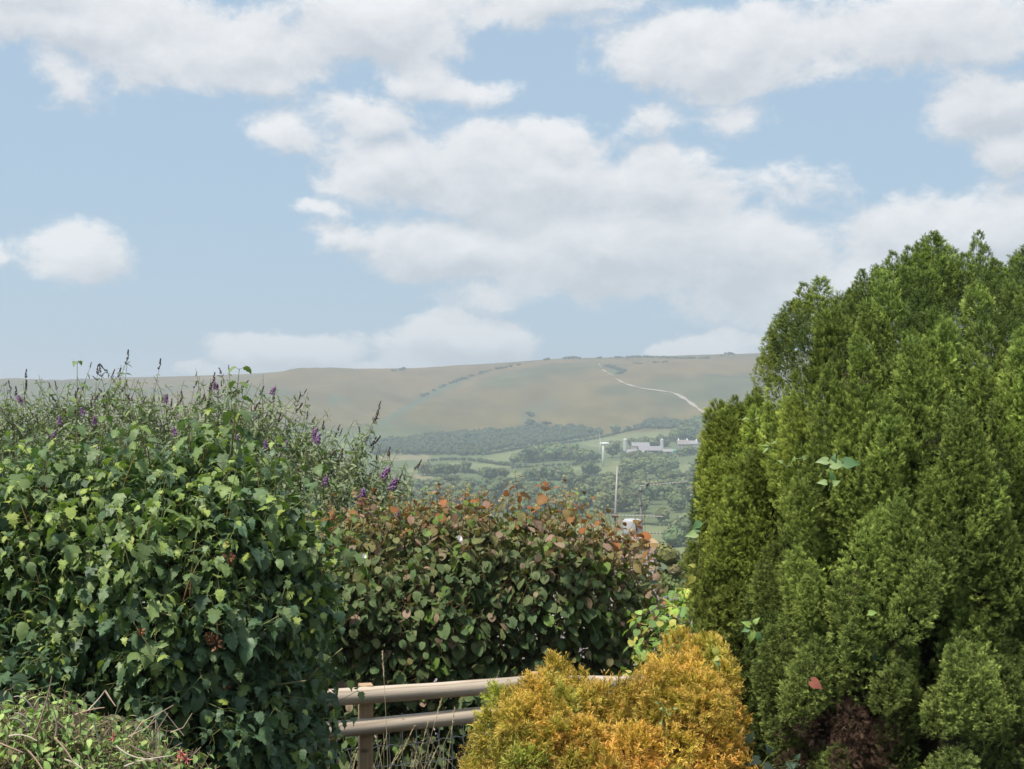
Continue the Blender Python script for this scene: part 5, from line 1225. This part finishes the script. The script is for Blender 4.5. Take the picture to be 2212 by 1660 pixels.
    for r in range(16):
        z = top - .06 - r * bh; off = (r % 2) * bl / 2
        xs = [x for x in np.arange(-W / 2 - bl + off, W / 2, bl)]
        for x in xs:
            a, b = max(x, -W / 2), min(x + bl, W / 2)
            if b - a < .04: continue
            for (fy, rz) in ((-W / 2, 0), (W / 2, PI)): brick((cxx + (a + b) / 2, Dc + fy, z), b - a, rz)
            if b - a > .06: 
                for fx in (-W / 2, W / 2): brick((cxx + fx, Dc + (a + b) / 2 * .92, z), (b - a) * .92, PI / 2)
    for k in range(5):
        x = cxx - .40 + k * .16; m = MB(); m.box((x + .08, Dc, top + .045 + rg.normal() * .006), (.155, W + .12, .075), rg.normal() * .03); m.build('cap_tile', MAT['lichen'], ch)
    m = MB(); m.box((cxx - .02, Dc, top + .115), (W * .8, W * .8, .07)); m.build('flaunching', MAT['mortar'], ch)
    pc = pw(1365, 1155, Dc); r = .172; m = MB(); z0 = top + .13
    m.tube([(pc[0], Dc, z0), (pc[0], Dc, z0 + .05), (pc[0], Dc, z0 + .07)], [.15, .155, .14], 18, (.50, .24, .17)); m.build('pot_base', MAT['brick'], ch, True)
    zt = pw(1365, 1122, Dc)[2]; m = MB(); m.tube([(pc[0], Dc, z0 + .06), (pc[0], Dc, z0 + .10), (pc[0], Dc, zt - .03), (pc[0], Dc, zt), (pc[0], Dc, zt + .015)], [.155, r, r, r * .95, r * .7], 24); pt = m.build('chimney_pot', MAT['pot'], ch, True)
    m = MB(); m.box((pc[0] + .07, Dc - r + .012, (z0 + zt) / 2 + .05), (.03, .03, .16)); m.build('vent_slot', MAT['dark'], pt)
    # aerials
    def yagi(a, b, root, el=14, half=.10, refl=True):
        a = np.array(a); b = np.array(b); m = MB(); m.tube([a, b], .009, 6); m.build('boom', MAT['alu'], root)
        d = nrm(b - a); s = nrm(np.cross(d, UP)); L = np.linalg.norm(b - a)
        for k in range(el):
            q = a + d * L * (.18 + .81 * k / (el - 1)); m = MB(); m.tube([q - s * half, q + s * half], .0055, 5); m.box(q, (.022, .022, .03)); m.build('element', MAT['alu'], root)
        if refl:
            for z in (-.10, -.05, .05, .10): m = MB(); m.tube([a + UP * z + d * .03 * abs(z) * 10 - s * .14, a + UP * z + d * .03 * abs(z) * 10 + s * .14], .0055, 5); m.build('reflector', MAT['alu'], root)
            m = MB(); q = a + d * .20; m.tube([q - s * .1, q + UP * .02 - s * .14, q + UP * .045, q + UP * .02 + s * .14, q + s * .1], .008, 6); m.box(q + UP * .012, (.05, .06, .05), 0, (.25, .25, .25)); m.build('dipole', MAT['alu'], root)
    D = 25.45
    r1 = tag(empty('tv_aerial', pw(1329, 1180, D)), 'tall plain aerial mast at the left of the chimney with a low side pointing array', 'aerial')
    m = MB(); m.tube([pw(1327, 1200, D), pw(1329, 1115, D), pw(1333.6, 1007, D)], [.024, .021, .016], 8); m.build('mast', MAT['alu'], r1, True)
    m = MB(); m.box(pw(1328.5, 1113, D), (.12, .08, .07), 0, (.45, .30, .26)); m.build('clamp', MAT['alu'], r1)
    yagi(pw(1322, 1112, D - .06), pw(1432, 1115.5, D - .3), r1, 13, .08, False)
    r2 = tag(empty('tv_aerial', pw(1386, 1200, D)), 'aerial mast right of the chimney pot topped by a long television aerial pointing right', 'aerial')
    m = MB(); m.tube([pw(1390, 1230, D), pw(1386.5, 1150, D), pw(1384.5, 1092, D), pw(1382.5, 1050, D)], [.024, .023, .020, .017], 8); m.build('mast', MAT['alu'], r2, True)
    for y in (1091, 1060): m = MB(); m.tube([pw(1384.3, y - 1.5, D), pw(1384.3, y + 1.5, D)], .032, 8, (.5, .5, .5)); m.build('collar', MAT['alu'], r2)
    yagi(pw(1376, 1050, D - .05), pw(1487, 1040, D - .4), r2, 14, .09, True)
    m = MB(); m.tube([pw(1388, 1050, D), pw(1391, 1056, D), pw(1395, 1050, D)], .007, 5); m.build('bracket', MAT['alu'], r2)
    r3 = tag(empty('tv_aerial', pw(1388, 1160, D + .1)), 'small lower aerial pointing right beside the chimney pot', 'aerial'); yagi(pw(1386, 1149.5, D + .1), pw(1430, 1152, D - .1), r3, 6, .07, False)
def MBbox(c, s):
    m = MB(); m.box(c, s); return m.v[0]
BOXF = [(3, 2, 1, 0), (4, 5, 6, 7), (0, 1, 5, 4), (1, 2, 6, 5), (2, 3, 7, 6), (3, 0, 4, 7)]
house()

# ------------------------------------------------------------------ shrubs between hazel and cypress
def mid_bush():
    r = np.random.default_rng(12); c = []; rad = []
    for k in range(150):
        px = r.uniform(1405, 1760); top = np.interp(px, [1405, 1425, 1455, 1480, 1520, 1700], [1205, 1178, 1172, 1180, 1176, 1170]); py = r.uniform(top + 14, 1420); c.append(pw(px, py, 37 + r.uniform(-.8, .8) - .8 * math.sin((px - 1405) / 355 * PI))); rad.append(r.uniform(.18, .36))
    o = link('round_bush', clump_mesh('round_bush', np.array(c), np.array(rad), 170, (.17, .19, .075), 4, .17)); tag(o, 'olive green clipped bush beyond the chimney and left of the cypress', 'bush')
mid_bush()
def small_shrub(name, label, cat, poly, D0, R, n, tpl, s0, cols, seed, mat, upr=1.0, stems=(.14, .06, .04), leaders=()):
    rg = np.random.default_rng(seed); root = tag(empty(name, pw((poly[0][0] + poly[2][0]) / 2, 880 + 3 / D0 * F, D0)), label, cat); V = Vol(poly, D0, R, 70, .08, 60, seed); F_ = Fol(); T_ = Tubes()
    def shoot(p, d, L, n, s):
        side = nrm(np.cross(d, [.1, 1, .1])); fw = np.cross(side, d); ph = rg.uniform(0, 6); T_.add([p, p + d * L * .5, p + d * L], .004, .0015, stems, np.array(stems) * 1.4)
        for i in range(n):
            t = (i + .7) / n; q = p + d * L * t; a = ph + i * PI / 2
            for k in (0, 1):
                r = side * math.cos(a + k * PI) + fw * math.sin(a + k * PI); dr = rg.uniform(-.1, .8); pet = q + r * s * .45 + UP * s * .1; T_.add([q, pet], .0015, .001, np.array(stems) * 1.6)
                c = np.array(cols[rg.integers(len(cols))]) * rg.uniform(.8, 1.2) * (1 + .35 * t); F_.add(tpl[rg.integers(len(tpl))], pet, r * math.cos(dr) - UP * math.sin(dr) + rg.normal(size=3) * .15, r * math.sin(dr) + UP * math.cos(dr) + rg.normal(size=3) * .3, s * rg.uniform(.7, 1.15) * (1.1 - .45 * t), c)
    x, y, D, p, nn = V.sample(n, .10, rg, out=.2)
    for i in range(n): d = nrm(UP * upr + nn[i] * .5 + rg.normal(size=3) * .3); shoot(p[i] - d * .1, d, rg.uniform(.12, .24), 3, s0)
    for (xa, ya, xb, yb, D) in leaders:
        a = pw(xa, ya, D); b = pw(xb, yb, D - .05); L = np.linalg.norm(b - a); shoot(a, (b - a) / L, L, max(3, int(L / .12)), s0 * 1.15)
    F_.build(root, mat, 300); T_.build('stems', MAT['stem'], root); return V, root, rg
small_shrub('sycamore_sapling', 'young sycamore with bright green lobed leaves on red stems beside the narrower cypress', 'sapling',
    [(1425, 1440), (1440, 1300), (1470, 1265), (1510, 1260), (1560, 1290), (1580, 1480), (1420, 1700)], 12.6, .25, 80, ['maple', 'guelder'], .13, [(.26, .38, .07), (.18, .28, .08), (.36, .42, .08), (.14, .24, .08)], 61, MAT['soft_leaf'], 1.3, (.26, .07, .05), [(1505, 1410, 1474, 1262, 11.9), (1528, 1400, 1520, 1290, 12.0), (1465, 1420, 1452, 1300, 11.8)])
small_shrub('bramble_bush', 'mixed green and bronze leafy growth low between the hazel and the golden conifer', 'bush',
    [(1330, 1700), (1345, 1450), (1385, 1330), (1425, 1300), (1460, 1360), (1520, 1410), (1540, 1700)], 11.4, .30, 150, ['hazel', 'heart', 'guelder'], .085, [(.20, .30, .08), (.13, .21, .07), (.32, .30, .08), (.17, .27, .07)], 62, MAT['soft_leaf'], .8)
_, hs, hrg = small_shrub('honeysuckle', 'scrubby honeysuckle with small olive leaves and dead pale twigs in the bottom left corner', 'shrub',
    [(-160, 2000), (-160, 1560), (-20, 1590), (30, 1530), (110, 1525), (190, 1570), (290, 1590), (335, 1630), (400, 1650), (440, 1690), (460, 2000)], 5.75, .45, 900, ['oval', 'oval', 'lance'], .056, [(.16, .25, .08), (.21, .31, .10), (.14, .22, .08), (.20, .18, .09), (.27, .35, .12)], 63, MAT['soft_leaf'], .6, (.15, .11, .07))
def dead_twigs():
    T_ = Tubes(); rg = hrg
    L = [[(75, 1585), (100, 1530), (112, 1460)], [(60, 1580), (45, 1545), (20, 1552)], [(62, 1560), (50, 1538), (30, 1540)], [(70, 1530), (50, 1497), (30, 1505)], [(120, 1590), (128, 1560), (112, 1525)], [(172, 1585), (176, 1555), (166, 1520)], [(165, 1560), (155, 1530), (150, 1520)], [(190, 1535), (215, 1510), (228, 1490)], [(160, 1545), (195, 1530), (226, 1528)], [(228, 1492), (240, 1512), (250, 1525)],
         [(215, 1600), (205, 1575), (203, 1555)], [(0, 1605), (25, 1615), (50, 1625)], [(20, 1590), (50, 1580), (80, 1600)], [(120, 1595), (150, 1625), (160, 1650)], [(250, 1610), (280, 1640), (330, 1640)], [(270, 1655), (300, 1640), (370, 1632)], [(60, 1620), (90, 1650), (100, 1680)], [(140, 1640), (180, 1650), (200, 1690)]]
    for l in L:
        D = 5.15; pts = np.array([pw(x, y, D - .03 * i) for i, (x, y) in enumerate(l)]); u = np.linspace(0, 1, 7)[:, None]; q = (1 - u) ** 2 * pts[0] + 2 * u * (1 - u) * pts[1] + u * u * pts[2]; c = rg.choice([0, 1]); T_.add(q, .0042, .002, [(.46, .40, .32), (.34, .24, .18)][c])
    for k in range(40):
        p = pw(rg.uniform(-40, 400), rg.uniform(1560, 1700), rg.uniform(5.25, 5.6)); d = nrm(rg.normal(size=3) * np.array([1, .4, .7]) + UP * .4); T_.add([p, p + d * .06 + rg.normal(size=3) * .01, p + d * .13], .0028, .0015, np.array((.34, .26, .20)) * rg.uniform(.6, 1.3))
    T_.build('dead_twigs', MAT['twig'], hs)
    for (px, py, s) in [(393, 1627, 1.), (402, 1640, .8), (245, 1591, .7), (385, 1640, .7)]:
        c = pw(px, py, 5.15); V = Tubes()
        for k in range(9):
            d = nrm(rg.normal(size=3) + np.array([0, -.6, .3])); V.add([c, c + d * .018 * s, c + d * .034 * s + UP * .004], .0035 * s, .0022 * s, (.62, .07, .14), (.85, .45, .35) if k % 3 else (.80, .62, .30))
        V.build('flower', MAT['petal'], hs, False)
dead_twigs()

# ------------------------------------------------------------------ climbers and odd leaves on the conifers
def vine(label, D, leaves, stem, cols, tpl='heart_leaf_flat', name='climbing_vine', cat='vine', flowers=()):
    rg = np.random.default_rng(len(label)); root = tag(empty(name, pw(*stem[0], D)), label, cat); T_ = Tubes(); F_ = Fol()
    pts = np.array([pw(x, y, D) for x, y in stem]); tt = np.linspace(0, len(pts) - 1, 16); T_.add(np.stack([np.interp(tt, np.arange(len(pts)), pts[:, k]) for k in range(3)], 1), .003, .002, (.20, .26, .09))
    for (x, y, ang, sz, ci) in leaves:
        p = pw(x, y, D - .02); a = math.radians(ang); d = np.array([math.cos(a), -.25, math.sin(a)]); F_.add(tpl, p, d, np.array([rg.normal() * .3, -1, .5]), sz * .55, np.array(cols[ci]) * rg.uniform(.9, 1.1)); q = pts[np.argmin(np.linalg.norm(pts - p, axis=1))]; T_.add([q, p], .002, .0015, (.22, .28, .1))
    for (x, y, s) in flowers:
        c = pw(x, y, D - .05); m = MB(); ax = nrm(np.array([.7, -.6, .45])); m.tube([c, c + ax * .02 * s, c + ax * .035 * s, c + ax * .042 * s], [.004 * s, .009 * s, .022 * s, .032 * s], 12, (.85, .83, .82), False); m.build('flower', MAT['petal'], root, True)
    F_.build(root, MAT['viburnum_leaf'], 300); T_.build('stems', MAT['stem'], root, True)
PALEG = (.26, .36, .15); MG = (.10, .20, .08); DG = (.05, .11, .055); LG2 = (.22, .33, .08)
def df(V, x, y, o=.12): return float(V.at(V.front, np.array([float(x)]), np.array([float(y)]))[0]) - o
dm = lambda x, y: df(CV, x, y, .22)
vine('climbing vine tip with one big pale edged heart shaped leaf on the huge cypress', dm(1800, 1000), [(1795, 1003, 10, .12, 0), (1822, 1000, 8, .13, 1), (1788, 995, 175, .09, 0), (1800, 992, 80, .05, 1)], [(1770, 1030), (1785, 1008), (1815, 1003)], [PALEG, MG])
vine('small vine sprig below the big heart shaped leaf on the huge cypress', dm(1790, 1035), [(1798, 1035, 95, .08, 1), (1785, 1042, 170, .07, 0), (1800, 1045, 30, .06, 0)], [(1790, 1060), (1795, 1040)], [PALEG, MG])
vine('curling vine tendrils with tiny leaves left of the big heart shaped leaf', dm(1710, 1000), [(1690, 998, 150, .04, 0), (1735, 990, 40, .05, 0), (1715, 995, 90, .04, 1)], [(1690, 1000), (1698, 1008), (1708, 1004), (1712, 994), (1722, 990), (1728, 1000), (1722, 1008)], [PALEG, LG2])
vine('pale slender leaved vine sprig at the inner edge of the narrower cypress', dm(1662, 965), [(1662, 962, 170, .07, 0), (1665, 958, 20, .07, 0), (1660, 966, 215, .08, 0), (1663, 970, 275, .10, 1), (1668, 955, 5, .09, 0)], [(1680, 985), (1662, 962)], [PALEG, LG2], 'lance')
vine('pale thin vine sprig high on the narrower cypress', 7.25, [(1620, 905, 160, .05, 0), (1632, 898, 80, .05, 0), (1630, 905, 30, .05, 0), (1612, 902, 200, .05, 0)], [(1645, 925), (1630, 908), (1612, 903)], [PALEG], 'lance')
vine('three dark heart shaped vine leaves in the hollow of the huge cypress', dm(1890, 1420) + .12, [(1895, 1415, 170, .11, 0), (1900, 1420, 340, .08, 0), (1905, 1436, 250, .10, 0), (1890, 1405, 40, .06, 0)], [(1915, 1460), (1900, 1425), (1888, 1405)], [DG])
vine('small light green vine leaf on the middle of the huge cypress', dm(1885, 1322), [(1878, 1324, 15, .06, 0), (1885, 1322, 200, .05, 0)], [(1890, 1335), (1882, 1322)], [LG2])
vine('green vine sprig low on the left flank of the huge cypress', dm(1625, 1352), [(1620, 1350, 150, .07, 0), (1630, 1345, 60, .06, 0), (1625, 1365, 250, .09, 0), (1635, 1368, 300, .08, 1), (1617, 1358, 190, .06, 1)], [(1640, 1390), (1628, 1360), (1625, 1348)], [LG2, MG])
vine('green vine leaves poking out at the left edge of the narrower cypress', 7.4, [(1512, 1128, 215, .09, 1), (1505, 1152, 185, .10, 0), (1512, 1145, 170, .05, 1), (1498, 1245, 230, .09, 2), (1500, 1222, 160, .05, 2)], [(1530, 1120), (1515, 1135), (1510, 1150), (1512, 1200), (1505, 1245)], [PALEG, MG, (.30, .30, .06)])
vine('yellow green vine tip with pale leaves over the golden conifer', 6.35, [(1545, 1400, 280, .07, 0), (1552, 1420, 200, .05, 0), (1548, 1428, 300, .05, 1)], [(1555, 1450), (1552, 1425), (1546, 1402)], [(.42, .44, .10), PALEG])
vine('fine vine strand trailing in the dark cleft of the golden conifer', 6.3, [(1425, 1532, 40, .03, 0), (1420, 1520, 120, .03, 0), (1455, 1530, 10, .035, 0), (1445, 1545, 60, .03, 0), (1430, 1560, 200, .03, 0)], [(1440, 1590), (1430, 1555), (1438, 1535), (1428, 1515)], [PALEG], 'oval')
vine('white bindweed flower with fresh green leaves among the red hazel tips', 10.75, [(940, 1130, 80, .10, 0), (950, 1120, 60, .09, 0), (930, 1150, 200, .09, 0), (1010, 1210, 80, .08, 0), (985, 1190, 250, .08, 0)], [(1000, 1220), (960, 1170), (945, 1130)], [LG2], 'heart', flowers=[(988, 1165, .75), (991, 1170, .5)])
vine('white bindweed flower with green leaves where the lobed leaved shrub meets the hazel', 7.1, [(790, 1205, 80, .06, 0)], [(795, 1240), (785, 1200)], [LG2], 'heart', flowers=[(783, 1203, .4)])
def odd_leaves():
    p = pw(1752, 1470, dm(1752, 1470)); f = Fol(); f.add('heart', p, np.array([.5, -.1, -.3]), np.array([.1, -1, .4]), .06, np.array((.30, .10, .07))); f.finish(); V, T, L = TPL['heart']
    me = mesh('dead_leaf', V @ (f.M[0] * .06).T + p, T, MAT['viburnum_leaf'], np.tile(f.c[0], (len(V), 1)), L, smooth=True); tag(link('dead_leaf', me), 'reddish brown dead leaf caught on the lower left of the huge cypress', 'leaf')
    vine('dark glossy broad leaves in the shade under the huge cypress at the bottom edge', 6.75, [(1600, 1610, 200, .09, 0), (1615, 1600, 60, .09, 0), (1640, 1640, 190, .10, 0), (1650, 1655, 350, .10, 0), (1700, 1655, 20, .10, 1), (1720, 1640, 60, .06, 1), (1665, 1625, 120, .08, 0), (1620, 1640, 230, .09, 0), (1600, 1585, 110, .07, 0)], [(1660, 1740), (1640, 1660), (1610, 1600)], [(.035, .06, .04), (.07, .12, .07)], 'heart', 'low_plant', 'plant')
odd_leaves()
